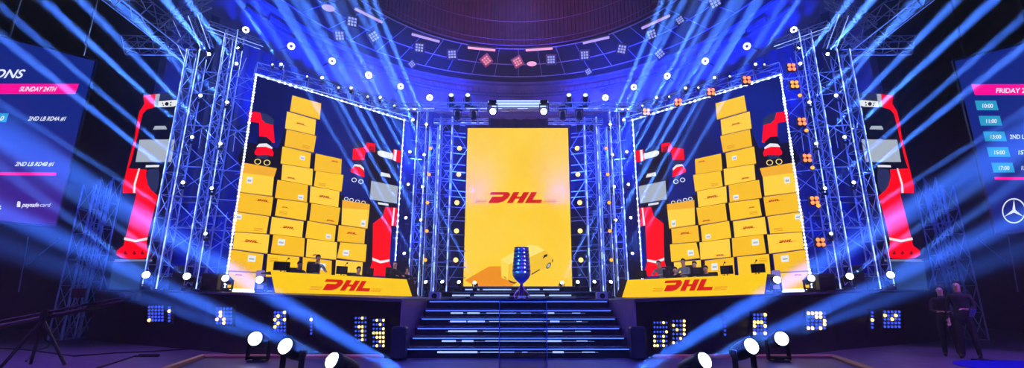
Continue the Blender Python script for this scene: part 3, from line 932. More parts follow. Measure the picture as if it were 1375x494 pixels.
# ================================================================== SCHEDULE SCREENS
M_PINK = emi('sched_pink', (255, 10, 150), 1.1)
M_TEAL = emi('sched_teal', (40, 160, 205), 1.0)
M_BAR = emi('sched_bar', (20, 50, 150), .8)
M_TXT = emi('sched_text', (225, 232, 255), 1.1)
for sg, nm in ((-1, 'left'), (1, 'right')):
    pa, pb = at(-40, 300, 11.2), at(77, 304, 12.2)
    if sg > 0:
        pa, pb = V((-pb.x, pb.y, pb.z)), V((-pa.x, pa.y, pa.z))
    P = Plane(pa, pb)
    def h(px, py, off=0):
        return P.hit(mir(px, sg), py, off)
    yb_ = 304 if sg < 0 else 313.5
    sx = 0 if sg < 0 else -19
    c = [h(-45, 81), h(130 + sx, 81), h(77 + sx, yb_), h(-80, yb_)]
    lo, hi = (c[2].z), c[1].z
    mx = (c[1] + c[2]) / 2
    m0 = h(-60, 200)
    qd = [V((m0.x, m0.y, hi)), V((mx.x, mx.y, hi)), V((mx.x, mx.y, lo)), V((m0.x, m0.y, lo))]
    e = empty('schedule_screen', (qd[2] + qd[3]) / 2, ('dark blue schedule screen headed SUNDAY 24TH with purple lower part' if sg < 0 else 'dark blue schedule screen headed FRIDAY with teal time boxes, high on the right'), 'video screen')
    MB().prism([p - P.n * .02 for p in qd], -P.n * .2).build('panel', M_BLACK, e)
    gm = emi_grad('sched_%s' % nm, (70, 35, 150) if sg < 0 else (18, 30, 110), (18, 40, 135), lo, lo + (hi - lo) * .55, 1.0)
    MB().prism(qd, -P.n * .01).build('picture', gm, e)
    fr = MB()
    for a, b in zip(qd, qd[1:] + qd[:1]):
        fr.tube(a, b, .04, 5)
    fr.build('frame', M_DARKSTEEL, e)
    hg = MB()
    for a in (.15, .85):
        p = qd[0].lerp(qd[1], a) - P.n * .1
        hg.tube(p, V((p.x, p.y, ZR + 1.5)), .03)
    hg.build('hanging_cable', M_DARKSTEEL, e)
    def rp(pts, off, mt, name):
        b = MB()
        b.prism([P.hit(x, y, off) for x, y in pts], -P.n * .004)
        return b.build(name, mt, e)
    if sg < 0:
        rp([(-30, 112.5), (106, 112.5), (101, 126), (-30, 126)], .01, M_PINK, 'heading_bar')
        text(P, 'SUNDAY 24TH', 25, 122.3, 75, 6.3, .02, e, M_TXT, .3, .02)
        text(P, 'ONS', -13, 104.6, 29.5, 12, .02, e, M_TXT, .3, .02)
        rp([(-20, 152), (12, 152), (8, 164), (-20, 164)], .01, M_TEAL, 'time_box')
        text(P, '0', -1, 161.5, 4, 6, .02, e, M_TXT, .2, .02)
        rp([(14, 152), (97, 153), (93, 165), (10, 164)], .01, M_BAR, 'row_bar')
        text(P, '2ND LB RD4A #1', 37, 161.8, 88, 5.6, .02, e, M_TXT, .3, .02)
        text(P, '2ND LB RD4B #1', 19.5, 222.8, 72, 5.6, .02, e, M_TXT, .3, .02)
        rp([(-20, 231), (76, 231.5), (75, 235.5), (-20, 235)], .01, M_PINK, 'underline')
        text(P, 'paysafe', 29, 277.5, 52, 5.5, .02, e, M_TXT, .2, .025)
        text(P, 'card', 52.6, 277.5, 67, 5.5, .02, e, M_TXT, .2)
        ic = MB()
        ic.prism([P.hit(x, y, .02) for x, y in ((23, 273), (27.5, 273), (27, 278), (22.5, 278))], -P.n * .004)
        ic.path([P.hit(24, 273, .02), P.hit(24.2, 270.8, .02), P.hit(26.4, 270.8, .02), P.hit(26.6, 273, .02)], .012, 4)
        ic.build('lock_icon', M_TXT, e)
        for a, b in ((276, 278), (279, 281)):
            rp([(-6, a), (1.5, a), (1.2, b), (-6, b)], .01, M_TXT, 'lettering_stroke')
    else:
        rp([(1304, 113), (1420, 113), (1420, 127.5), (1309, 127.5)], .01, M_PINK, 'heading_bar')
        text(P, 'FRIDAY 22ND', 1337, 124.6, 1398, 6.3, .02, e, M_TXT, .3, .02)
        for i, (x, y, s_, t2, tx) in enumerate(((1309, 135, '10:00', '', 0), (1314, 155.5, '11:00', '', 0), (1320, 176.5, '13:00', '2ND LB', 1356), (1325, 197.5, '15:00', '1ST LB', 1366), (1331, 218.5, '17:00', '1ST LB', 1370))):
            rp([(x + 33, y), (1420, y + 1), (1420, y + 14), (x + 36, y + 13)], .01, M_BAR, 'row_bar')
            rp([(x, y), (x + 28.5, y), (x + 32, y + 13), (x + 3, y + 13)], .012, M_TEAL, 'time_box')
            text(P, s_, x + 9, y + 9.5, x + 24, 5.2, .02, e, M_TXT, .25, .02)
            if t2:
                text(P, t2, tx, y + 9.7, tx + 24, 5.6, .02, e, M_TXT, .3, .02)
        rp([(1335, 237.5), (1420, 238.5), (1420, 242), (1336, 241)], .01, M_PINK, 'underline')
        cx_, cy_ = 1361.5, 283
        b = MB()
        k = 36
        vs = [P.hit(cx_ + r * math.cos(2 * math.pi * i / k), cy_ + r * 1.06 * math.sin(2 * math.pi * i / k), .02) for r in (16, 14.4) for i in range(k)]
        b.add(vs, [(i, (i + 1) % k, k + (i + 1) % k, k + i) for i in range(k)])
        for j in range(3):
            a = math.radians(-90 + 120 * j)
            tip = (cx_ + 15 * math.cos(a), cy_ + 15.8 * math.sin(a))
            l = (cx_ + 2.4 * math.cos(a + 1.05), cy_ + 2.4 * math.sin(a + 1.05))
            r = (cx_ + 2.4 * math.cos(a - 1.05), cy_ + 2.4 * math.sin(a - 1.05))
            b.poly([P.hit(*tip, .02), P.hit(*l, .02), P.hit(cx_, cy_, .02), P.hit(*r, .02)])
        b.build('star_emblem', M_TXT, e)

# ================================================================== TRUSSES
def truss(p, q, w, bay, rc=.026, rb=.013, up=None, name='truss', label='', cat='truss', group=None, led=0, ledr=.03, mt=None, ledm=None):
    p, q = V(p), V(q)
    d = (q - p).normalized()
    up = V(up) if up is not None else (V((0, 0, 1)) if abs(d.z) < .8 else V((0, 1, 0)))
    a = d.cross(up).normalized()
    b = a.cross(d).normalized()
    Ln = (q - p).length
    off = [(a * sx + b * sy) * (w / 2) for sx, sy in ((-1, -1), (1, -1), (1, 1), (-1, 1))]
    ch = MB()
    for o in off:
        ch.tube(p + o, q + o, rc, 6)
    root = ch.build(name, mt or M_ALU)
    tag(root, label, cat, group)
    br = MB()
    n = max(1, round(Ln / bay))
    for k in range(n):
        s0, s1 = p + d * (Ln * k / n), p + d * (Ln * (k + 1) / n)
        for i in range(4):
            j = (i + 1) % 4
            if k % 2:
                br.tube(s0 + off[i], s1 + off[j], rb, 4)
            else:
                br.tube(s0 + off[j], s1 + off[i], rb, 4)
            br.tube(s0 + off[i], s0 + off[j], rb, 4)
    br.build('bracing', mt or M_ALU, root)
    if led:
        lb = MB()
        rr = random.Random(int(Ln * 100))
        for o in off[:2] if abs(d.z) > .8 else off[:2]:
            oo = o * 1.12
            t_ = 0
            lb.tube(p + oo, q + oo, .006, 4)
            while t_ < Ln:
                l_ = rr.uniform(.12, .5)
                if rr.random() < led:
                    lb.tube(p + oo + d * t_, p + oo + d * min(Ln, t_ + l_), ledr * .5, 5)
                t_ += l_ + rr.uniform(.08, .4)
        lb.build('led_and_glint_strip', ledm or M_LEDB, root)
    return root
M_LEDW = emi('led_pale', (150, 180, 255), 2.6)
def pole_z(px, py, X, Y):
    """height at which the upright line through X,Y shows at pixel row py"""
    v = (247 - py) / F
    # (z-HC) : solve camera rows
    return HC + Y * (ST + v * CT) / (CT - v * ST)
LAMPS = []
for sg, nm in ((-1, 'left'), (1, 'right')):
    b1 = L(207, 388, 16.0, sg)
    b2 = L(260, 388, 16.4, sg)
    zt1, zt2 = pole_z(0, 70, 0, 16.0), pole_z(0, 44, 0, 16.4)
    G = 'lighting towers beside the screens'
    truss(b1, (b1.x, b1.y, zt1), .42, .75, .028, .013, (0, 1, 0), 'truss_tower', 'tall lit metal truss tower next to the %s narrow red screen' % nm, 'truss tower', G, .75, .035, None, M_LEDW)
    truss(b2, (b2.x, b2.y, zt2), .42, .75, .028, .013, (0, 1, 0), 'truss_tower', 'tallest lit metal truss tower between the %s narrow screen and parcel screen' % nm, 'truss tower', G, .7, .035, None, M_LEDW)
    edge = L(322, 250, 16.9, sg)
    # rungs and diagonals between the towers and the parcel screen
    br = MB()
    ex = SCR[sg].hit(mir(322, sg), 250)
    e3 = V((ex.x - (-sg) * 0, ex.y + .3, 0))
    rz = random.Random(11)
    for py in (372, 307, 265, 225, 170, 127, 98):
        z = pole_z(0, py, 0, 16.2)
        br.tube((b1.x, b1.y, z), (b2.x, b2.y, z + .05), .022, 5)
        br.tube((b2.x, b2.y, z), (e3.x, e3.y, z), .022, 5)
    zs = [pole_z(0, py, 0, 16.2) for py in (385, 345, 305, 265, 225, 190, 155, 120, 88)]
    for k in range(len(zs) - 1):
        a, b = (b1, b2) if k % 2 else (b2, b1)
        br.tube((a.x, a.y, zs[k]), (b.x, b.y, zs[k + 1]), .018, 5)
        br.tube((a.x, a.y + .25, zs[k + 1]), (b.x, b.y + .25, zs[k]), .014, 5)
        a, b = (b2, e3) if k % 2 else (e3, b2)
        br.tube((a.x, a.y, zs[k]), (b.x, b.y, zs[k + 1]), .018, 5)
        br.tube((a.x, a.y + .5, zs[k + 1]), (b.x, b.y + .5, zs[k]), .014, 5)
        for r_ in range(3):
            t0, t1 = rz.uniform(0, 1), rz.uniform(0, 1)
            z0 = rz.uniform(zs[k], zs[k + 1])
            br.tube(V((b2.x, b2.y + .4, z0)).lerp(V((e3.x, e3.y + .4, z0 + .3)), t0), V((b2.x, b2.y + .8, z0 + 1.2)).lerp(V((e3.x, e3.y + .6, z0 - .9)), t1), .012, 4)
            br.tube(V((b1.x, b1.y + .4, z0)).lerp(V((b2.x, b2.y + .4, z0 + .3)), t0), V((b1.x, b1.y + .8, z0 + 1.2)).lerp(V((b2.x, b2.y + .6, z0 - .9)), t1), .010, 4)
    o = br.build('scaffold_frame', M_ALU)
    tag(o, 'web of thin metal rungs and diagonals joining the %s towers to the parcel screen' % nm, 'scaffold')
    # perforated blue sheets low in the tower bays
    for (xa, xb, ya, yb_, t) in ((226, 258, 272, 368, 'between the two %s towers, low' % nm), (272, 300, 290, 372, 'between the %s parcel screen and its tower, low' % nm)):
        p = [L(x, y, 17.0, sg) for x, y in ((xa + 5, ya), (xb + 5, ya), (xb - 9, yb_), (xa - 9, yb_))]
        x0, x1 = (p[0].x + p[3].x) / 2, (p[1].x + p[2].x) / 2
        e = empty('mesh_panel', ((x0 + x1) / 2, 17, p[2].z), 'upright blue perforated sheet ' + t, 'mesh panel', 'blue perforated sheets in the towers')
        MB().box(((x0 + x1) / 2, 17.03, (p[0].z + p[3].z) / 2), (abs(x1 - x0), .04, abs(p[0].z - p[3].z))).build('sheet', mat('mesh_blue', (40, 60, 170), .5, .2, (60, .8)), e)
        f = MB()
        for a, b in (((x0, p[3].z), (x0, p[0].z)), ((x0, p[0].z), (x1, p[0].z)), ((x1, p[0].z), (x1, p[3].z)), ((x1, p[3].z), (x0, p[3].z))):
            f.tube((a[0], 17.0, a[1]), (b[0], 17.0, b[1]), .03, 5)
        f.build('frame', M_ALU, e)
    # top truss over the parcel screen
    P = SCR[sg]
    a, b = P.hit(mir(343, sg), 94, -.1), P.hit(mir(553, sg), 154, -.1)
    if sg > 0:
        pass
    truss(a, b, .46, .95, .024, .013, (0, 0, 1), 'truss', 'sloping lit truss along the top of the %s parcel screen' % nm, 'truss', 'trusses over the screens', .35, .03, None, M_LEDW)
    # roof booms by the tower top
    top2 = V((b2.x, b2.y, zt2))
    a = L(221, 31, 16, sg)
    b = L(279, 2, 15.0, sg)
    truss(a, b, .32, .6, .03, .014, (0, 0, 1), 'boom', 'short square boom high above the %s towers' % nm, 'truss', None, 0)
    truss(L(279, 34, 15.6, sg), L(352, 60, 17.0, sg), .26, .6, .022, .012, (0, 0, 1), 'truss', 'thin truss joining the %s tower top to the hall side' % nm, 'truss', None, .3, .03, None, M_LEDW)
    truss(L(140, -25, 14.0, sg), L(262, 72, 16.4, sg), .7, .7, .026, .018, (0, 0, 1), 'truss', 'wide dim roof truss hanging above the %s narrow red screen' % nm, 'truss', None, .25, .02)
    truss(L(165, 60, 16.0, sg), L(262, 62, 17.2, sg), .5, .5, .024, .018, (0, 0, 1), 'truss', 'cluttered cross truss level with the %s tower top' % nm, 'truss', None, .4, .02)
    truss(L(262, 20, 15.5, sg), L(279, 66, 16.2, sg), .3, .45, .022, .012, (0, 1, 0), 'truss', 'short upright truss piece on top of the %s towers' % nm, 'truss', None, .3, .03, None, M_LEDW)
    # back stage towers left/right of the centre screen
    for (px, Y, y0, y1, w_, t, led) in ((592, 23.0, 385, 160, .55, 'next to the tall yellow screen', .8), (556, 21.6, 388, 148, .4, 'by the inner edge of the parcel screen', .75), (574, 24.2, 385, 172, .4, 'between its two neighbours beside the tall screen', .25)):
        q = L(px, y0, Y, sg)
        p = V((q.x, q.y, pole_z(0, y1, 0, Y)))
        q.z = 1.6
        truss(q, p, w_, .8, .03, .014, (0, 1, 0), 'truss_tower', 'lit truss tower %s, %s side' % (t, nm), 'truss tower', 'towers behind the stage centre', led, .045, None, M_LEDW)
    br = MB()
    for py in (165, 176, 181, 195, 204, 219, 229, 240, 255, 263, 277, 290, 295, 314, 330, 336, 350, 358, 372):
        z = pole_z(0, py, 0, 23.2)
        xa = L(597, py, 23.2, sg).x
        br.tube((xa, 23.2, z), (L(625, py, 23.6, sg).x, 23.6, z), .03 if py in (181, 204, 229, 295, 336, 358) else .018, 5)
        if py in (176, 195, 219, 240, 263, 290, 314, 336, 358):
            br.tube((L(551, py, 22.4, sg).x, 22.4, z), (xa, 23.0, z), .018, 5)
    zz = [pole_z(0, py, 0, 23.2) for py in (385, 345, 308, 272, 236, 200, 165)]
    for k in range(6):
        a, b = (L(600, 300, 23.2, sg).x, L(624, 300, 23.3, sg).x)
        if k % 2:
            a, b = b, a
        br.tube((a, 23.3, zz[k]), (b, 23.3, zz[k + 1]), .02, 5)
        a, b = (L(558, 300, 22.4, sg).x, L(590, 300, 22.4, sg).x)
        if k % 2:
            a, b = b, a
        br.tube((a, 22.4, zz[k]), (b, 22.4, zz[k + 1]), .018, 5)
    o = br.build('scaffold_frame', M_ALU)
    tag(o, 'ladder of metal bars beside the tall yellow screen, %s side' % nm, 'scaffold')
    # far dim scaffold by the schedule screens
    for (px, Y, y0, y1, t) in ((96, 18.5, 392, 250, 'outer'), (118, 19.5, 392, 240, 'inner')):
        q = L(px, y0, Y, sg)
        top_z = pole_z(0, y1, 0, Y)
        q.z = 0
        truss(q, (q.x, q.y, top_z), .5, 1.0, .03, .016, (0, 1, 0), 'truss_tower', 'dim %s scaffold tower under the %s schedule screen' % (t, nm), 'truss tower', None, 0)
    br = MB()
    for (x0, y0, x1, y1) in ((100, 355, 141, 363), (113, 297, 152, 304), (105, 385, 140, 330), (112, 295, 150, 345), (100, 350, 136, 300), (125, 250, 136, 300), (150, 262, 140, 300), (135, 258, 110, 390), (120, 300, 145, 390), (38, 318, 25, 392), (80, 320, 36, 356), (138, 330, 118, 390)):
        br.tube(L(x0, y0, 18.3, sg), L(x1, y1, 18.3, sg), .022, 5)
    o = br.build('scaffold_frame', M_ALU)
    tag(o, 'dim crossed scaffold poles under the %s schedule screen' % nm, 'scaffold')

# cross truss over the stage centre
zc0, zc1 = pole_z(0, 139.5, 0, 20.5), pole_z(0, 147, 0, 20.5)
xw = abs(at(500, 143, 20.5).x)
truss((-xw, 20.5, (zc0 + zc1) / 2), (xw, 20.5, (zc0 + zc1) / 2), abs(zc0 - zc1), .7, .03, .014, (0, 0, 1), 'truss', 'long horizontal truss across the stage above the tall yellow screen', 'truss', None, .5, .03, None, M_LEDW)
xw = abs(at(736 + 8, 143, 20.0).x)
o = MB()
zc = (zc0 + zc1) / 2
for a in (-1, 1):
    o.tube((-1.2, 20.15, zc + a * .13), (1.25, 20.15, zc + a * .13), .035, 6)
o.tube((-1.2, 20.15, zc), (1.25, 20.15, zc), .05, 6)
tag(o.build('light_batten', emi('batten', (150, 175, 255), 2.2)), 'bright white batten in the middle of the long cross truss', 'light batten')
for sg, nm in ((-1, 'left'), (1, 'right')):
    a, b = L(583, 163, 22.5, sg), L(656, 163, 22.5, sg)
    truss(a, b, .22, .5, .025, .012, (0, 0, 1), 'truss', 'short horizontal truss at the %s top corner of the tall yellow screen' % nm, 'truss', None, .5, .03, None, M_LEDW)
    a, b = L(610, 163, 22.5, sg), L(655, 176, 22.5, sg)
    o = MB().bbox(L(605, 171, 23.6, sg), (1.0, .3, .5), .03)
    tag(o.build('equipment_case', M_BLACK), 'black box hanging in the scaffold at the %s top corner of the tall screen' % nm, 'equipment case')

# ================================================================== LAMPS
def make_head(scale=1.0, lens=M_LENS, hang=False):
    s = scale
    r = bpy.data.objects.new('moving_head_lamp', None)
    COL.objects.link(r)
    r['_local'] = 1
    bz = -.34 * s if not hang else .34 * s
    sgn = 1 if not hang else -1
    b = MB().bbox((0, 0, bz), (.26 * s, .2 * s, .11 * s), .015 * s)
    b.bbox((0, 0, bz + sgn * .07 * s), (.12 * s, .12 * s, .05 * s), .01 * s)
    b.build('base', M_BLACK, r)
    y = MB()
    for a in (-1, 1):
        y.bbox((a * .155 * s, 0, bz + sgn * .2 * s), (.03 * s, .1 * s, .3 * s), .01 * s)
    y.bbox((0, 0, bz + sgn * .09 * s), (.34 * s, .1 * s, .04 * s), .01 * s)
    y.build('yoke', M_BLACK, r)
    h = MB().lathe([(.05 * s, -.2 * s), (.10 * s, -.17 * s), (.115 * s, -.05 * s), (.12 * s, .1 * s), (.125 * s, .17 * s), (.105 * s, .17 * s)], (0, 0, 0), 16, Matrix.Rotation(-math.pi / 2, 3, 'X'))
    ho = h.build('head', M_BLACK, r, True)
    ho['_local'] = 1
    l = MB()
    N = 14
    prof = [(.104 * s, .165 * s), (.09 * s, .20 * s), (.055 * s, .225 * s), (.01 * s, .235 * s)]
    l.lathe(prof, (0, 0, 0), N, Matrix.Rotation(-math.pi / 2, 3, 'X'))
    l.build('lens', lens, ho, True)
    return r
PROTO = {}
USED = set()
BLUE = (.065, .21, 1.0)
def lamp(p, d, label, scale=1.0, lens=M_LENS, hang=False, group=None, energy=0, size=1.0, color=BLUE, name='moving_head_lamp', cat='stage lamp', soft=.06):
    key = (scale, lens.name, hang, name)
    if key not in PROTO:
        PROTO[key] = make_head(scale, lens, hang)
        PROTO[key].name = name
    if key in USED:
        r = copy_tree(PROTO[key])
    else:
        r = PROTO[key]
        USED.add(key)
    d = V(d).normalized()
    r.location = p
    pan = math.atan2(-d.x, d.y)
    r.rotation_euler = (0, 0, pan)
    el = math.asin(max(-1, min(1, d.z)))
    for ch in r.children:
        if ch.name.startswith('head'):
            ch.rotation_euler = (el, 0, 0)
    tag(r, label, cat, group)
    if energy:
        spot(V(p) + d * (.26 * scale), V(p) + d * 10, energy, size, color, .9, soft)
    return r
ORD = ['topmost', 'second from the top', 'third from the top', 'fourth from the top', 'fifth from the top', 'sixth from the top', 'seventh from the top', 'eighth from the top', 'ninth from the top']
E0 = 19000000
# (px, py, Y, end px, end py, endY, energy factor, group key)
tw1 = [(259, 185, 15.7), (247, 246, 15.7), (270, 128, 15.7)]
beams_outer = [   # on the towers: bright lens, beam going up and out
    (281, 73, 15.9, 222, 0, 9.0, 1.0), (318, 86, 16.1, 251, 0, 9.5, .9), (270, 129, 15.8, 150, -20, 8, .5), (306, 138, 16.1, 151, 0, 8.5, .9),
    (259, 185, 15.7, 58, 0, 7.5, 1.0), (297, 194, 16.1, 108, 0, 8, 1.0), (247, 246, 15.7, 0, 48, 7.5, .8), (286, 254, 16.1, 5, 12, 8, .7), (278, 315, 16.1, -60, 100, 8, .35)]
for sg, nm in ((-1, 'left'), (1, 'right')):
    for i, (px, py, Y, ex, ey, eY, k) in enumerate(beams_outer):
        p, q = L(px, py, Y, sg), L(ex, ey, eY, sg)
        lamp(p, q - p, 'small beam lamp on the %s truss towers, %s' % (nm, ORD[i]), .54, M_LENS, False, 'beam lamps on the %s towers' % nm, E0 * k, 1.05)
    lamp(L(322, 68, 16.6, sg), V((-.3 * -sg, -1, .6)), 'small lamp clear of the %s tower, beside its top, no beam' % nm, .62, M_LENS, True)
    P = SCR[sg]
    # paired lamps on the sloping top truss
    prs = [(366.5, 88, 0), (378, 87, 1), (413, 104, 0), (433, 105, 1), (455, 119, 0), (472, 119, 1), (494, 131, 0), (511, 131.5, 1), (530, 143, 0), (549, 148, 0)]
    ends = {378: (320, 0), 433: (370, 0), 472: (404, 0), 511: (440, -10)}
    for i, (px, py, big) in enumerate(prs):
        p = P.hit(mir(px, sg), py, .25)
        if big:
            ex, ey = ends[int(px)]
            q = L(ex, ey, 11, sg)
            lamp(p, q - p, 'bright beam lamp on the %s screen-top truss, number %s from its outer end' % (nm, ['one', 'two', 'three', 'four'][[378, 433, 472, 511].index(int(px))]), .5, M_LENS, False, 'beam lamps on the %s screen-top truss' % nm, E0 * .62, 1.05)
        else:
            lamp(p, V((.1, -1, .3)), 'tiny lamp without beam on the %s screen-top truss, %s from the outer end' % (nm, {366: 'first', 413: 'second', 455: 'third', 494: 'fourth', 530: 'fifth', 549: 'last'}[int(px)]), .32, M_LENS, False, 'tiny lamps on the %s screen-top truss' % nm)
    inner = [(557, 148, 21, 470, -10, 12, .45), (555, 162, 21, 472, 0, 12, .5), (573, 168, 21.5, 502, 0, 12, .8), (551, 205, 21, 442, 0, 11, .55), (570, 209, 21.5, 490, 0, 12, .8),
             (549, 249, 21, 410, 0, 11, .6), (568, 252, 21.5, 430, 0, 11, .6), (546, 294, 21, 378, 0, 11, .7), (566, 297, 21.5, 395, 0, 11, .8), (544, 342, 20.9, 340, 0, 11, .5)]
    for i, (px, py, Y, ex, ey, eY, k) in enumerate(inner):
        p, q = L(px, py, Y, sg), L(ex, ey, eY, sg)
        lamp(p, q - p, 'bright lamp behind the inner edge of the %s parcel screen, %s' % (nm, (ORD + ['tenth and lowest'])[i]), .62, M_LENS, False, 'beam lamps behind the %s parcel screen edge' % nm, E0 * k * 1.5, 1.05)
    # lamps on the landing
    for i, (px, ex, ey, t) in enumerate(((573, 470, 180, 'outermost'), (595, 500, 160, 'third from the tall screen'), (617, 556, 200, 'just outside the tall screen'), (638, 585, 270, 'in front of the tall yellow screen'))):
        p, q = L(px, 381, 22.0, sg), L(ex, ey, 16, sg)
        p.z = max(p.z, 0)
        lamp(p, q - p, 'beam lamp on the upper landing, %s side, %s' % (nm, t), .75, M_LENS, False, 'lamps on the upper landing', E0 * .42, 1.1)
    # deck lamps by the towers
    for i, (px, py, Y, ex, ey, eY, k, t) in enumerate(((199, 371, 15.5, 20, 240, 9, .9, 'below the narrow red screen'), (254, 373, 15.6, 60, 235, 9, .9, 'at the foot of the tower'), (306, 376, 15.6, 100, 225, 9, .8, 'at the outer corner of the parcel screen'), (352, 377, 14.6, 180, 300, 9, .3, 'by the outer end of the yellow desk'))):
        p, q = L(px, py, Y, sg), L(ex, ey, eY, sg)
        lamp(p, q - p, 'large lamp on the %s deck %s' % (nm, t), 1.05, M_LENS, False, 'moving heads on the deck', E0 * k * .09, 2.2)
    # forestage lamps
    for i, (px, py, Y, ex, ey, eY, k, t) in enumerate(((349, 457, 8.6, 120, 372, 4.8, .25, 'outermost of three'), (394, 470, 7.6, 60, 310, 4.4, .4, 'middle of three'), (461, 491, 6.3, 0, 285, 3.8, .7, 'innermost and largest of three'))):
        p, q = L(px, py, Y, sg), L(ex, ey, eY, sg)
        p2 = V((p.x, p.y, p.z))
        sc_ = 1.0
        lamp(p, q - p, 'moving head lamp on the low platform, %s side, %s' % (nm, t), sc_ * (1.1 if i < 2 else 1.0), M_LENS, False, 'moving heads on the low platform', E0 * k * .11, 3.0, (.04, .16, 1))
        # riser under it
        zb = p.z - .34 * 1.1 - .06
        if zb > ZF + .03:
            r = MB().bbox((p.x, p.y, (zb + ZF) / 2), (.4, .34, zb - ZF - .004), .02)
            tag(r.build('lamp_riser', M_BLACK), 'small black riser box under the %s lamp on the low platform, %s side' % (t.split(' of')[0], nm), 'riser')
    # the broad beam from below the frame
    p, q = L(590, 530, 5.6, sg), L(0, 180, 4.2, sg)
    lamp(p, q - p, 'moving head lamp at the platform front edge, %s of the plinth' % nm, 1.1, M_LENS, False, 'moving heads on the low platform', E0 * .10, 4.0, (.04, .16, 1))
    # cross-truss lamps
    lamp(L(661, 150, 20.1, sg), V((sg * -.2, -1, -.35)), 'black lamp hanging from the long cross truss, %s of its bright middle' % nm, 1.35, M_LENS, True)
    for k_, px in enumerate((606, 628)):
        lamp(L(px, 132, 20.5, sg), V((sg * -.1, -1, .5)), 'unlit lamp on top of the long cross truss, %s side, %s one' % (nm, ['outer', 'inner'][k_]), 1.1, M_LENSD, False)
        lamp(L(px + 8, 155, 20.5, sg), V((sg * -.1, -.3, -1)), 'unlit lamp hanging below the long cross truss, %s side, %s one' % (nm, ['outer', 'inner'][k_]), 1.1, mat('dead_lens', (40, 45, 80), .1), True)

# round amber lamps beside the tall screen
def amber(p, label, r=.14, group=None, mt=None):
    e = empty('amber_lamp', p, label, 'amber lamp', group)
    d = (ORG - p).normalized()
    q = d.to_track_quat('Z', 'Y').to_matrix()
    MB().lathe([(r * .5, -.2), (r * .95, -.16), (r * 1.1, -.02), (r * 1.1, .02), (r * .9, .02)], p, 16, q).build('housing', M_BLACK, e)
    MB().lathe([(r, .0), (r * .85, .05), (r * .4, .09), (r * .1, .095)], p, 16, q).build('lens', mt or M_AMBER, e, True)
    MB().tube(p - d * .14, p - d * .34 + V((0, 0, .12)), .02).build('bracket', M_BLACK, e)
for sg, nm in ((-1, 'left'), (1, 'right')):
    for col_, (xs, t, mt) in enumerate((((617, 616, 613.5, 613, 612), 'next to the tall screen', M_AMBERW), ((578, 576, 574, 573, 571), 'farther from the tall screen', M_AMBER))):
        for k, (px, py) in enumerate(zip(xs, (199, 234, 272, 310, 349))):
            amber(L(px, py, 22.3, sg), 'round amber lamp in the %s column %s, %s' % (nm, t, (ORD + [])[k]), .12 if col_ == 0 else .09, 'amber lamps beside the tall screen', mt)
# right tower: square amber blinders
for i, (px, py) in enumerate(((868, 150), (911, 137), (955, 123), (1003, 107), (1063, 90), (1067, 113), (1077, 163), (1084, 212), (1094, 269), (1102, 325))):
    if i < 4:
        p = SCR[1].hit(px, py, .45)
        t = 'on the right screen-top truss, ' + ['innermost', 'second from the inner end', 'third from the inner end', 'fourth from the inner end'][i]
    else:
        p = at(px, py, 16.2)
        t = 'beside the right parcel screen, ' + ORD[i - 4]
    e = empty('blinder', p, 'square amber four-lamp blinder ' + t, 'blinder', 'amber blinders')
    MB().bbox(p + V((0, .08, 0)), (.34, .12, .34), .02).build('housing', M_BLACK, e)
    for a in (-1, 1):
        for b in (-1, 1):
            MB().lathe([(.07, 0), (.055, .03), (.02, .04)], p + V((a * .08, 0, b * .08)), 12, Matrix.Rotation(math.pi / 2, 3, 'X')).build('bulb', emi('blinder_glow', (255, 110, 60), 3.2) if i % 5 else M_AMBER, e)
for k, (px, py) in enumerate(((1074, 128), (1083, 175), (1091, 225), (1099, 276))):
    amber(at(px, py, 16.2), 'small round orange lamp on the frame beside the right parcel screen, ' + ORD[k], .07, 'small orange lamps by the right parcel screen')

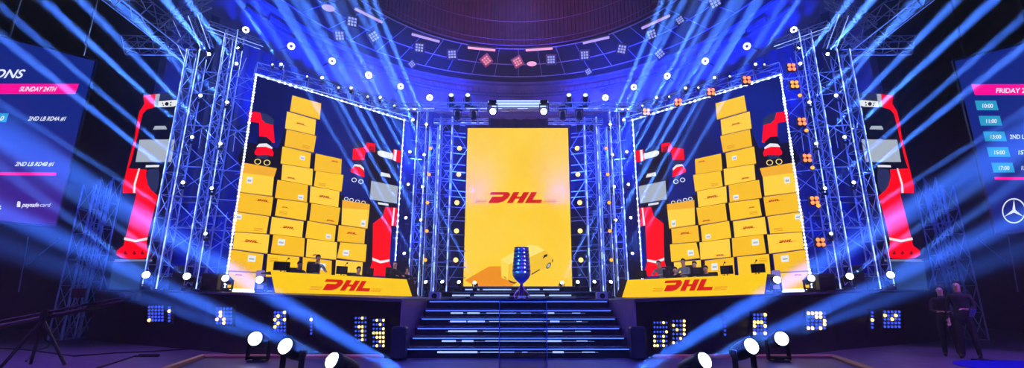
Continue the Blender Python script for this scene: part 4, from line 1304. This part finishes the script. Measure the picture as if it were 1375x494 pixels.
# ================================================================== DESKS
DESKP = {}
for sg, nm in ((-1, 'left'), (1, 'right')):
    pa, pb = at(370, 393, 14.5), at(554, 397.6, 18)
    if sg > 0:
        pa, pb = V((-pb.x, pb.y, pb.z)), V((-pa.x, pa.y, pa.z))
    P = Plane(pa, pb)
    DESKP[sg] = P
    if sg < 0:
        T = [(364.5, 364.2), (546, 375), (553.4, 397.7), (370.5, 393)]
        lg = (433, 389.3, 495.5, 391.3)
        cap = [(546, 375), (555, 374.5), (561.5, 398), (553.4, 397.7)]
    else:
        T = [(842.5, 375.8), (1029, 367.5), (1025, 396.8), (835, 399.6)]
        lg = (891.5, 391.2, 956, 389.6)
        cap = [(835, 399.6), (827.5, 400), (834, 375.5), (842.5, 375.8)]
    e = empty('player_desk', (pa + pb) / 2, 'long glowing yellow desk with red lettering on the %s stage wing' % nm, 'desk', 'yellow desks')
    q = [P.hit(x, y) for x, y in T]
    MB().prism(q, -P.n * .06).build('front_panel', M_YDESK, e)
    zt = (q[0].z + q[1].z) / 2
    tq = [q[0] - P.n * .061, q[1] - P.n * .061, q[1] - P.n * .85, q[0] - P.n * .85]
    MB().prism(tq, (0, 0, -.05)).build('table_top', M_BLACK, e)
    MB().prism([P.hit(x, y) for x, y in cap], -P.n * .8).build('end_panel', mat('desk_end', (40, 36, 40), .4), e)
    lgs = MB()
    for f in (.04, .35, .66, .96):
        c0 = q[3].lerp(q[2], f) - P.n * .75
        lgs.tube(c0 + V((0, 0, -.0)), c0 + V((0, 0, .62)), .03)
    lgs.build('leg_frame', M_DARKSTEEL, e)
    bs = MB()
    bs.prism([q[3] + P.n * .01 - V((0, 0, .004)), q[2] + P.n * .01 - V((0, 0, .004)), q[2] + P.n * .01 - V((0, 0, .05)), q[3] + P.n * .01 - V((0, 0, .05))], -P.n * .8)
    bs.build('base', M_BLACK, e)
    logo_px(P, *lg, .01, e)
    SCRN = ((378, 355.5, 22), (420, 357, 17), (459, 359.5, 15), (495, 361.5, 13), (525, 363, 13)) if sg < 0 else ((862, 367, 13), (897, 366, 13), (936, 362.5, 17), (976, 360, 17), (1018, 357.5, 19))
    # monitors stand on the desk with their backs to the hall
    for k, (px, py, w) in enumerate(SCRN):
        PP = Plane(P.p - P.n * .35, P.p - P.n * .35 + P.x)
        PP.n = P.n
        c = PP.hit(px, py + 4.5)
        s0 = PP.hit(px - w / 2, py)
        s1 = PP.hit(px + w / 2, py)
        ww = (s1 - s0).length
        R = Matrix((P.x, -P.n, V((0, 0, 1)))).transposed()
        f0 = (c - q[0]).dot(P.x) / (q[1] - q[0]).dot(P.x)
        topz = q[0].z + (q[1].z - q[0].z) * f0
        zb = topz + .05
        m_ = empty('monitor', V((c.x, c.y, topz)), 'black monitor seen from behind on the %s yellow desk, %s' % (nm, ['outermost', 'second from the outer end', 'in the middle', 'second from the inner end', 'innermost'][k if sg < 0 else 4 - k]), 'monitor', 'monitors on the yellow desks')
        MB().bbox(V((c.x, c.y, zb + .15)), (ww, .04, .27), .01, R).build('screen', M_BLACK, m_)
        MB().bbox(V((c.x, c.y, zb + .15)) + P.n * .035, (ww * .45, .04, .16), .01, R).build('back_cover', mat('mon_back', (40, 42, 50), .4), m_)
        s_b = MB().bbox(V((c.x, c.y, topz + .008)) - P.n * .02, (.22, .16, .014), .004, R)
        s_b.tube(V((c.x, c.y, topz + .01)) - P.n * .03, V((c.x, c.y, zb + .12)) - P.n * .03, .018)
        s_b.build('stand', M_BLACK, m_)
    for k, px in enumerate((382, 421, 462) if sg < 0 else (972, 1015)):
        PP = Plane(P.p - P.n * .2, P.p - P.n * .2 + P.x)
        c = PP.hit(px, 366)
        f0 = (c - q[0]).dot(P.x) / (q[1] - q[0]).dot(P.x)
        topz = q[0].z + (q[1].z - q[0].z) * f0
        b = V((c.x, c.y, topz))
        m_ = empty('microphone', b, 'thin gooseneck microphone on the %s yellow desk, %s' % (nm, ['outermost', 'middle', 'innermost'][k] if sg < 0 else ['inner', 'outer'][k]), 'microphone')
        MB().lathe([(.06, 0), (.06, .015), (.02, .03)], b, 12).build('base', M_BLACK, m_)
        MB().path([b + V((0, 0, .02)), b + V((0, 0, .28)), b + V((.02, .01, .38)), b + V((.06, .02, .42))], .008, 5).build('gooseneck', M_BLACK, m_)
        MB().sphere(b + V((.07, .02, .43)), .03, 8, 6).build('capsule', M_BLACK, m_)
    # violet upright slab at the outer end
    if True:
        a, b = L(344.5, 364, 15.3, sg), L(353, 390, 15.3, sg)
        c0 = (L(345, 378, 15.3, sg) + L(352, 378, 15.3, sg)) / 2
        z0 = L(348, 391, 15.3, sg).z
        z1 = L(348, 363, 15.3, sg).z
        o = MB().bbox((c0.x, 15.3, (z0 + z1) / 2), (.2, .2, z1 - z0), .02).build('light_pillar', emi('violet_glow', (150, 130, 225), .8))
        tag(o, 'small violet glowing pillar at the outer end of the %s yellow desk' % nm, 'light pillar')

# ================================================================== PEOPLE
M_SKIN = mat('skin', (205, 150, 125), .5, 0, (20, .08))
def person(loc, rz, pose, label, shirt, trousers, hair, scale=1.0, group=None):
    """one skinned body; pose gives the joints in metres, facing -Y before rotation"""
    J = dict(pose)
    names = list(J)
    edges = [('pelvis', 'waist'), ('waist', 'chest'), ('chest', 'neck'), ('neck', 'chin'), ('chin', 'skull'), ('skull', 'crown')]
    for s in 'LR':
        edges += [('chest', 'sh' + s), ('sh' + s, 'el' + s), ('el' + s, 'wr' + s), ('wr' + s, 'palm' + s),
                  ('pelvis', 'hip' + s), ('hip' + s, 'kn' + s), ('kn' + s, 'an' + s), ('an' + s, 'toe' + s)]
    rad = {'pelvis': (.15, .11), 'waist': (.135, .095), 'chest': (.165, .11), 'neck': (.055, .055), 'chin': (.062, .07), 'skull': (.078, .092), 'crown': (.05, .06)}
    for s in 'LR':
        rad.update({'sh' + s: (.06, .06), 'el' + s: (.042, .042), 'wr' + s: (.026, .026), 'palm' + s: (.035, .018), 'hip' + s: (.105, .105), 'kn' + s: (.072, .075), 'an' + s: (.048, .05), 'toe' + s: (.035, .03)})
        w_, p_ = V(J['wr' + s]), V(J['palm' + s])
        d = (p_ - w_).normalized()
        side = d.cross(V((0, 0, 1)))
        side = side.normalized() if side.length > .1 else V((1, 0, 0))
        dn = V((0, 0, -1)) if abs(d.z) < .8 else V((0, -1, 0))
        for k in range(4):
            b0 = p_ + side * (.012 * (1.5 - k) * 1.5)
            ln = (.036, .042, .039, .03)[k]
            n0, n1, n2 = 'f%d0%s' % (k, s), 'f%d1%s' % (k, s), 'f%d2%s' % (k, s)
            J[n0] = b0 + d * .035
            J[n1] = J[n0] + (d + dn * .35).normalized() * ln
            J[n2] = J[n1] + (d + dn * .9).normalized() * ln * .8
            edges += [('palm' + s, n0), (n0, n1), (n1, n2)]
            rad.update({n0: (.010, .010), n1: (.009, .009), n2: (.008, .008)})
        t0 = w_ + d * .03 + side * .03
        J['t0' + s] = t0
        J['t1' + s] = t0 + (d + side * .7).normalized() * .04
        edges += [('wr' + s, 't0' + s), ('t0' + s, 't1' + s)]
        rad.update({'t0' + s: (.012, .012), 't1' + s: (.010, .010)})
    names = list(J)
    idx = {n_: i for i, n_ in enumerate(names)}
    me = bpy.data.meshes.new('skeleton')
    me.from_pydata([tuple(J[n_]) for n_ in names], [(idx[a], idx[b]) for a, b in edges], [])
    o = bpy.data.objects.new('skeleton', me)
    COL.objects.link(o)
    md = o.modifiers.new('s', 'SKIN')
    for n_ in names:
        v = me.skin_vertices[0].data[idx[n_]]
        v.radius = rad[n_]
        v.use_root = n_ == 'pelvis'
    sb = o.modifiers.new('u', 'SUBSURF')
    sb.levels = 1
    sb.render_levels = 1
    dg = bpy.context.evaluated_depsgraph_get()
    nm_ = bpy.data.meshes.new_from_object(o.evaluated_get(dg))
    bpy.data.objects.remove(o)
    body = bpy.data.objects.new('person', nm_)
    COL.objects.link(body)
    for m_ in (M_SKIN, shirt, trousers, M_BLACK):
        nm_.materials.append(m_)
    seg = [(V(J[a]), V(J[b]), a, b) for a, b in edges]
    for p in nm_.polygons:
        p.use_smooth = True
        c = p.center
        best, bn = 9, None
        for a, b, an, bn_ in seg:
            ab = b - a
            t_ = max(0, min(1, (c - a).dot(ab) / max(ab.length_squared, 1e-9)))
            dd = (a + ab * t_ - c).length - .5 * (rad[an][0] * (1 - t_) + rad[bn_][0] * t_)
            if dd < best:
                best, bn = dd, (an, bn_, t_)
        a, b, t_ = bn
        if a in ('chin', 'skull') or (a == 'neck') or a.startswith(('wr', 'palm', 'f', 't')):
            p.material_index = 0
        elif a.startswith('an'):
            p.material_index = 3
        elif a.startswith(('hip', 'kn')) or (a == 'pelvis' and b.startswith('hip')):
            p.material_index = 2
        else:
            p.material_index = 1
    sk = V(J['skull'])
    M = Matrix.Translation(loc) @ Matrix.Rotation(rz, 4, 'Z') @ Matrix.Scale(scale, 4)
    body.matrix_world = M
    def kid(mb, name, mt):
        me = bpy.data.meshes.new(name)
        me.from_pydata(mb.v, [], mb.f)
        me.materials.append(mt)
        for p in me.polygons: p.use_smooth = True
        k_ = bpy.data.objects.new(name, me)
        COL.objects.link(k_)
        k_.parent = body
        return k_
    h = MB()
    n_, m2 = 14, 8
    vs, fs = [], []
    for k in range(m2):
        a = k / (m2 - 1) * 1.75
        for i in range(n_):
            b = 2 * math.pi * i / n_
            back = math.sin(b)
            aa = a * (1.0 if back > -.2 else .55)
            vs.append(sk + V((.088 * math.sin(aa) * math.cos(b), .104 * math.sin(aa) * math.sin(b) + .012, .035 + .095 * math.cos(aa))))
    for k in range(m2 - 1):
        for i in range(n_):
            j = (i + 1) % n_
            fs.append((k * n_ + i, (k + 1) * n_ + i, (k + 1) * n_ + j, k * n_ + j))
    h.add(vs, fs)
    kid(h, 'hair', hair)
    for a in (-1, 1):
        kid(MB().sphere(sk + V((a * .03, -.083, .0)), .011, 8, 6), 'eye', M_BLACK)
        kid(MB().sphere(sk + V((a * .077, .0, -.02)), .018, 8, 6, (.5, 1, 1.5)), 'ear', M_SKIN)
    no = MB().sphere(sk + V((0, -.094, -.03)), .014, 8, 6, (1, 1.2, 1.5))
    kid(no, 'nose', M_SKIN)
    mo = MB().sphere(sk + V((0, -.084, -.062)), .02, 8, 4, (1, .3, .25))
    kid(mo, 'mouth', mat('lips', (170, 90, 85), .5))
    tag(body, label, 'person', group)
    return body
def stand(lean=0, arm='down'):
    J = {'pelvis': V((0, 0, .95)), 'waist': V((0, 0, 1.1)), 'chest': V((0, .0, 1.34)), 'neck': V((0, -.01, 1.5)), 'chin': V((0, -.025, 1.58)), 'skull': V((0, -.02, 1.655)), 'crown': V((0, -.01, 1.72))}
    for s, k in (('L', 1), ('R', -1)):
        J.update({'sh' + s: V((k * .19, 0, 1.42)), 'hip' + s: V((k * .10, 0, .9)), 'kn' + s: V((k * .12, -.02 + .03 * k, .5)), 'an' + s: V((k * .14, .02 + .05 * k, .075)), 'toe' + s: V((k * .16, -.15 + .05 * k, .035))})
        if arm == 'down' or (arm == 'one' and s == 'R'):
            J.update({'el' + s: V((k * .25, .03, 1.13)), 'wr' + s: V((k * .26, -.06, .89)), 'palm' + s: V((k * .26, -.08, .81))})
        else:
            J.update({'el' + s: V((k * .25, -.02, 1.14)), 'wr' + s: V((k * .14, -.24, 1.1)), 'palm' + s: V((k * .09, -.31, 1.11))})
    return J
def sit(lean=0.0):
    l = lean
    J = {'pelvis': V((0, .08, .5)), 'waist': V((0, .07 - l * .3, .66)), 'chest': V((0, .05 - l * .8, .9)), 'neck': V((0, .03 - l * 1.1, 1.06 - l * .1)), 'chin': V((0, .0 - l * 1.3, 1.14 - l * .15)), 'skull': V((0, -.01 - l * 1.35, 1.215 - l * .18)), 'crown': V((0, .0 - l * 1.4, 1.28 - l * .2))}
    for s, k in (('L', 1), ('R', -1)):
        J.update({'sh' + s: V((k * .185, .05 - l, .98)), 'hip' + s: V((k * .10, .04, .48)), 'kn' + s: V((k * .13, -.36, .50)), 'an' + s: V((k * .14, -.34, .08)), 'toe' + s: V((k * .15, -.5, .04)),
                  'el' + s: V((k * .26, -.1 - l, .78)), 'wr' + s: V((k * .16, -.32 - l * .5, .76)), 'palm' + s: V((k * .14, -.39 - l * .5, .755))})
    return J
SH = [mat('shirt_black', (26, 26, 34), .8, 0, (30, .2)), mat('shirt_grey', (120, 128, 138), .8, 0, (30, .2)), mat('shirt_blue', (48, 60, 92), .8, 0, (30, .2))]
TRS = mat('trousers_black', (20, 20, 26), .8, 0, (30, .2))
HR = mat('hair_brown', (52, 34, 26), .6, 0, (60, .3))
HD = mat('hair_dark', (20, 16, 16), .6, 0, (60, .3))
M_CHAIR = mat('chair_black', (26, 26, 32), .5)
def chair(loc, rz, label):
    e = empty('swivel_chair', loc, label, 'chair', 'chairs behind the yellow desks')
    R = Matrix.Rotation(rz, 3, 'Z')
    l = V(loc)
    MB().bbox(l + R @ V((0, .08, .40)), (.46, .44, .07), .02, R).build('seat', M_CHAIR, e)
    MB().bbox(l + R @ V((0, .33, .80)), (.42, .07, .62), .02, R).build('backrest', M_CHAIR, e)
    MB().tube(l + V((0, 0, .06)) + R @ V((0, .08, 0)), l + R @ V((0, .08, .37)), .03, 8).build('post', M_DARKSTEEL, e)
    b = MB()
    for k in range(5):
        a = k * 2 * math.pi / 5
        c = l + R @ V((0, .08, .07))
        b.tube(c, c + V((.28 * math.cos(a), .28 * math.sin(a), -.02)), .018, 5)
        b.sphere(c + V((.28 * math.cos(a), .28 * math.sin(a), -.035)), .03, 6, 4)
    b.build('base', M_DARKSTEEL, e)
ppl = [(-1, 403, 355, .16, 0, 2, HD, 'seated bent low over the left yellow desk near its outer part', 3), (-1, 427.5, 346.5, .0, 0, 1, HR, 'upright in grey shirt behind the left yellow desk, tallest there', 1),
       (-1, 482, 362, .1, 0, 0, HD, 'seated low behind the left yellow desk, left of the inner monitors', 1), (-1, 531, 354.5, .0, 0, 0, HR, 'upright in black by the inner end of the left yellow desk', 1), (-1, 547.5, 362.5, .1, 0, 0, HR, 'seated in black beyond the inner end of the left desk', 1),
       (1, 884, 354, .14, 0, 1, HR, 'in grey leaning at the right desk, nearest its inner end', 1), (1, 917, 351.5, .0, 0, 1, HD, 'upright in grey behind the right yellow desk, tallest there', 1),
       (1, 932, 355, .05, 0, 2, HR, 'in dark blue beside the tallest one at the right desk', 1), (1, 906, 362.5, .15, 0, 0, HR, 'seated low at the right desk, left of the tallest one', 1), (1, 947, 361, .1, 0, 0, HD, 'seated low in black near the middle of the right desk', 1)]
def deck_z(x, y, sg):
    A, B, B2, C = fc[sg]
    # bilinear-ish: the desk foot height
    P = DESKP[sg]
    return at(CX + (-230 if sg < 0 else 230), 395, 15.5).z
for (sg, px, py, lean, z_, sh, hr, t, _) in ppl:
    P = DESKP[sg]
    J = sit(lean)
    PP = Plane(P.p - P.n * 1.15, P.p - P.n * 1.15 + P.x)
    hd = PP.hit(px, py)
    fl = hd.z - J['skull'].z
    rz = math.atan2(P.n.x, -P.n.y)
    R3 = Matrix.Rotation(rz, 3, 'Z')
    so = R3 @ V((J['skull'].x, J['skull'].y, 0))
    loc = V((hd.x - so.x, hd.y - so.y, fl))
    person(loc, rz, J, 'person ' + t, SH[sh], TRS, hr, 1.0)
    chair(V((loc.x, loc.y, fl)), rz, 'black chair of the person ' + t.replace('upright ', '').replace('seated ', ''))

# two people standing on the floor at the right
for (px, py, rz, arm, t) in ((1284, 383, -.9, 'one', 'person in black standing on the floor, face lit, one arm forward'), (1261, 389, -.6, 'both', 'person in black standing close behind another on the floor, head lower')):
    d = ray(px, py)
    zf = 1.655 if px > 1270 else 1.60
    k = (zf - HC) / d.z if d.z > .02 else 12
    Y = 12.0 if px > 1270 else 12.5
    p = at(px, py, Y)
    sc_ = p.z / 1.655
    print('person', p, sc_)
    person(V((p.x, p.y, 0)), rz, stand(0, arm), t, SH[0], TRS, HD, sc_)
o = MB()
p = at(1306, 420, 11.7)
e = empty('tablet', p, 'small pale tablet on a dark stand in front of the person with the lit face', 'tablet')
MB().bbox(p, (.14, .02, .2), .005, Matrix.Rotation(.5, 3, 'X')).build('body', mat('tablet_grey', (90, 100, 140), .3), e)
MB().tube((p.x, p.y + .02, 0), (p.x, p.y + .02, p.z - .1), .02).build('stand', M_BLACK, e)
MB().lathe([(.2, 0), (.2, .02), (.03, .04)], (p.x, p.y + .02, 0), 14).build('foot', M_BLACK, e)
o = MB().lathe([(1.5, 0.0), (1.5, .012), (1.45, .015)], on_z(1412, 495, 0), 40).build('floor_disc', mat('blue_disc', (10, 16, 190), .4))
tag(o, 'deep blue round mat on the floor at the right edge', 'floor mat')

# camera crane at the left with its operator chair
cr = at(60, 420, 10.5)
e = empty('camera_crane', (cr.x, cr.y, 0), 'dark camera crane on a tripod standing on the floor at the left', 'camera crane')
base = V((cr.x, cr.y, 0))
tp = MB()
for k in range(3):
    a = 2 * math.pi * k / 3 + .3
    tp.tube(base + V((0, 0, .95)), base + V((.55 * math.cos(a), .55 * math.sin(a), .02)), .03)
tp.build('tripod', M_BLACK, e)
MB().tube(base + V((0, 0, .9)), base + V((0, 0, 1.15)), .06).build('post', M_BLACK, e)
MB().tube(base + V((-2.2, -1.2, .35)), base + V((1.1, .7, 1.32)), .045).tube(base + V((-2.2, -1.2, .45)), base + V((1.1, .7, 1.42)), .025).build('arm', M_BLACK, e)
MB().bbox(base + V((1.2, .75, 1.42)), (.3, .18, .2), .02).lathe([(.06, 0), (.06, .16), (.075, .2)], base + V((1.2, .66, 1.42)), 12, Matrix.Rotation(math.pi / 2, 3, 'X')).build('camera_body', M_BLACK, e)
MB().bbox(base + V((.45, .2, 1.5)), (.3, .04, .2), .01).build('monitor', M_BLACK, e)
for (pts, t) in (([(0, 467), (40, 470), (100, 478), (150, 474), (200, 472), (260, 468)], 'long black cable running across the purple floor at the left'), ([(130, 494), (150, 488), (180, 478), (200, 478), (212, 476)], 'short black cable with a dark connector on the left floor'), ([(35, 485), (50, 470), (64, 466), (66, 460), (60, 455)], 'black cable looping down beside the camera crane')):
    ps = [on_z(x, y, .015) for x, y in pts]
    b = MB().path(ps, .018, 6)
    if 'connector' in t:
        b.bbox(ps[3] + V((0, 0, .02)), (.5, .1, .07), .02)
    tag(b.build('cable', M_BLACK), t, 'cable')

# equipment on the deck beside the towers
for sg, nm in ((-1, 'left'), (1, 'right')):
    for (px, w_, hgt, t) in ((222, .5, .45, 'by the outer tower'), (240, .34, .8, 'between the towers'), (284, .55, .55, 'beside the parcel screen')):
        p = L(px, 389.5, 16.3, sg)
        e = empty('equipment_rack', p, 'dark equipment rack on the %s deck %s' % (nm, t), 'equipment rack')
        MB().bbox(p + V((0, 0, hgt / 2)), (w_, .4, hgt), .02).build('case', M_BLACK, e)
        for k in range(3):
            MB().bbox(p + V((0, -.205, hgt * (.25 + .25 * k))), (w_ * .8, .02, .06), .004).build('front_unit', M_DARKSTEEL, e)
    # white loudspeakers beside the stair head
    p = L(584, 403, 13.2, sg)
    e = empty('loudspeaker', V((p.x, 12.9, 1.36)), 'small white loudspeaker box at the %s head of the stairs' % nm, 'loudspeaker', 'white boxes at the stair head')
    q = L(584, 397, 12.9, sg)
    MB().bbox((q.x, 12.9, 1.36 + .11), (.3, .24, .2), .02).build('case', mat('white_case', (200, 200, 225), .5), e)
    MB().lathe([(.07, 0), (.06, .01), (.02, .0)], (q.x, 12.78, 1.47), 14, Matrix.Rotation(math.pi / 2, 3, 'X')).build('cone', M_BLACK, e)
    # dark box at the stair foot
    q = L(537, 470, 8.8, sg)
    o = MB().bbox((q.x - sg * -.0, 8.72, ZF + .28), (.26, .24, .54), .03).build('stage_monitor', mat('dark_blue_box', (30, 34, 60), .4))
    tag(o, 'dark loudspeaker box against the stage front at the %s foot of the stairs' % nm, 'loudspeaker')

# ================================================================== TROPHY AND PLINTH
TY = 7.0
tc = at(700.3, 402.5, TY)
pc = at(702, 403, TY)
M_GLASS = mat('plinth_glass', (240, 244, 255), .03, 0, trans=1.0)
hw = (at(733, 403, TY).x - at(672, 403, TY).x) / 2
e = empty('plinth', (pc.x, TY, ZF), 'square clear glass plinth carrying the trophy in front of the stairs', 'plinth')
g = MB()
zt = tc.z - .002
H_ = zt - ZF
for dx, dy, sx, sy in ((-1, 0, .012, 2 * hw), (1, 0, .012, 2 * hw), (0, -1, 2 * hw - .024, .012), (0, 1, 2 * hw - .024, .012)):
    g.box((pc.x + dx * (hw - .006), TY + dy * (hw - .006), ZF + H_ / 2 + .005), (sx, sy, H_ - .03))
g.build('glass_walls', M_GLASS, e)
MB().bbox((pc.x, TY, zt - .01), (2 * hw, 2 * hw, .018), .004).build('top', mat('plinth_top', (40, 50, 150), .1), e)
MB().bbox((pc.x, TY, ZF + .01), (2 * hw + .03, 2 * hw + .03, .02), .004).build('base', M_BLACK, e)
ed = MB()
for a in (-1, 1):
    for b in (-1, 1):
        ed.box((pc.x + a * (hw - .004), TY + b * (hw - .004), ZF + H_ / 2), (.009, .009, H_ - .03))
ed.build('edge', mat('glass_edge', (120, 150, 240), .2, .3), e)
def tr_z(py): return at(700, py, TY).z
def tr_r(px): return px * TY * .97 / F
M_TROPHY = mat('trophy_metal', (140, 190, 235), .22, .9)
M_TROPHY2 = mat('trophy_band', (95, 60, 190), .2, 1.0)
e = empty('trophy', (tc.x, TY, tc.z), 'tall blue metal goblet trophy with horizontal ribs on the glass plinth', 'trophy')
prof = []
zt_, zw, zb_ = tr_z(333), tr_z(364), tr_z(381)
NB = 6
for k in range(NB):
    z0 = zt_ + (zw - zt_) * k / NB
    z1 = zt_ + (zw - zt_) * (k + 1) / NB
    r0 = tr_r(9.6 + 2.6 * k / NB)
    r1 = tr_r(9.6 + 2.6 * (k + 1) / NB)
    prof += [(r0, z0 - .004), (r0 + .004, z0 * .7 + z1 * .3), (r1 + .004, z0 * .2 + z1 * .8), (r1 - .006, z1 + .002)]
cup = list(prof)
cup += [(tr_r(12.4), zw), (tr_r(12.2), zw * .7 + zb_ * .3), (tr_r(9.5), zw * .4 + zb_ * .6), (tr_r(4.5), zw * .12 + zb_ * .88), (tr_r(2.0), zb_)]
inner = [(r - .012, z) for r, z in cup[-3::-1]] 
m_ = MB().lathe([(max(r, .003), z - tc.z) for r, z in cup[::-1]], (tc.x, TY, tc.z), 32)
m_.build('cup', M_TROPHY, e, True)
rb_ = MB()
for k in range(NB + 1):
    z0 = zt_ + (zw - zt_) * k / NB
    r0 = tr_r(9.7 + 2.6 * k / NB)
    rb_.lathe([(r0 - .004, z0 - tc.z - .008), (r0 + .004, z0 - tc.z - .004), (r0 + .004, z0 - tc.z + .004), (r0 - .004, z0 - tc.z + .008)], (tc.x, TY, tc.z), 32)
rb_.build('ribs', M_TROPHY2, e, True)
zs_ = tr_z(390)
MB().lathe([(tr_r(5.2), 0.0), (tr_r(5.0), .012), (tr_r(3.6), .05), (tr_r(2.4), tr_z(388) - tc.z), (tr_r(1.8), zb_ - tc.z)], (tc.x, TY, tc.z), 24).build('stem', M_TROPHY2, e, True)
fe = MB()
for a in (-1, 1):
    fe.path([V((tc.x + a * tr_r(1.5), TY, tr_z(384))), V((tc.x + a * tr_r(4.0), TY, tr_z(389))), V((tc.x + a * tr_r(7.5), TY, tr_z(393))), V((tc.x + a * tr_r(10), TY, tr_z(395.5))), V((tc.x + a * tr_r(9.0), TY, tc.z + .01))], .012, 8)
fe.build('side_brackets', mat('bracket_pink', (220, 160, 210), .25, .6), e, True)
MB().bbox((tc.x, TY - .04, tc.z + .035), (tr_r(10.4), .012, .045), .003).build('name_plate', mat('plate', (190, 190, 230), .3, .5), e)
MB().lathe([(tr_r(7.4), .0), (tr_r(7.2), .014), (tr_r(5), .022)], (tc.x, TY, tc.z), 24).build('base', M_BLACK, e)

# ================================================================== WASH LIGHTS
PB = (.008, .03, 1.0)
WB = (.03, .10, 1.0)
for sg in (-1, 1):
    # onto the hall wall and ceiling ring
    spot((sg * 5, 22.5, 8), (sg * 8.5, 31, 14.5), 38000, 75, PB, 1, .5)
    spot((sg * 10.5, 19, 9), (sg * 13.5, 25, 15.0), 22000, 75, PB, 1, .5)
    spot((sg * 2, 21.5, 6), (sg * 2.5, 33, 14.5), 26000, 80, PB, 1, .5)
    # front wash on the towers and trusses
    spot((sg * 5, 5, 9), (sg * 10, 16.5, 7), 14000, 45, WB, .8, .3)
    spot((sg * 3, 9, 12), (sg * 4.0, 22, 7), 14000, 40, WB, .8, .3)
    spot((sg * 5, 20, 3), (sg * 5.5, 24, 10), 2500, 90, PB, .8, .3)
    spot((sg * 9, 9, 3), (sg * 15.5, 18.5, 3), 700, 50, WB, 1, .3)  # added to brighten the scaffold under the schedule screens
    spot((sg * 7.2, 20.5, 2.2), (sg * 11.5, 25.5, 7), 12000, 95, PB, 1, .4)  # this and the next spot added to turn the dark sheet blue
    spot((sg * 9.5, 17.6, 2.2), (sg * 13.5, 21, 7), 5000, 95, PB, 1, .4)
    # floor
    spot((sg * 12, 7, 7), (sg * 11, 10.5, 0), 3800, 95, (.35, .12, 1), 1, .5)
    spot((sg * 3.5, 7, 9), (sg * 5.4, 17, 2.4), 5000, 22, (.8, .75, 1), .8, .2)  # added fill spot on the people at the desks, no fixture built
spot((0, 1, 12), (0, 8.5, .3), 7000, 50, (.08, .08, 1), 1, .4)
spot((0, 13, 12), (0, YC + R1 - 1, ZR + 1.5), 2600, 80, (1, .1, .3), 1, .8)
spot((0, 16, 12), (0, YC + R1 + 2, ZR), 3600, 90, (.2, .2, 1), 1, .8)
for sg in (-1, 1):
    spot((sg * 1.0, 4, 7), (sg * 3.2, 9.6, .8), 900, 40, (.7, .25, .9), 1, .4)
    spot((tc.x + sg * 1.6, TY - 1.5, 3.2), (tc.x, TY, tc.z + .35), 260, 16, (.1, .5, 1) if sg < 0 else (.6, .2, 1), .8, .1)  # pair of added spots that brighten the trophy

# ================================================================== HAZE
hz = MB().box((0, 16, 11), (70, 62, 30)).build('haze', None)
hz.data.materials.clear()
m = bpy.data.materials.new('haze')
m.use_nodes = True
nt = m.node_tree
nt.nodes.clear()
o = nt.nodes.new('ShaderNodeOutputMaterial')
s = nt.nodes.new('ShaderNodeVolumeScatter')
s.inputs['Density'].default_value = .0055
s.inputs['Anisotropy'].default_value = 0.0
nt.links.new(s.outputs[0], o.inputs['Volume'])
hz.data.materials.append(m)
m.cycles.volume_sampling = 'EQUIANGULAR'
tag(hz, 'thin theatrical haze filling the whole hall', 'haze', kind='stuff')

w = bpy.data.worlds.new('world')
SC.world = w
w.use_nodes = True
w.node_tree.nodes['Background'].inputs[0].default_value = (0, 0, 0, 1)
w.node_tree.nodes['Background'].inputs[1].default_value = 0
SC.view_settings.view_transform = 'Standard'
SC.view_settings.look = 'None'
SC.view_settings.gamma = 1
SC.view_settings.exposure = 0
SC.cycles.use_denoising = True
SC.cycles.use_adaptive_sampling = False
SC.cycles.volume_bounces = 0
SC.cycles.max_bounces = 5
SC.cycles.diffuse_bounces = 2
SC.cycles.glossy_bounces = 3
SC.cycles.transmission_bounces = 5
SC.cycles.sample_clamp_indirect = 0
for o in list(bpy.data.objects):
    if '_local' in o:
        del o['_local']
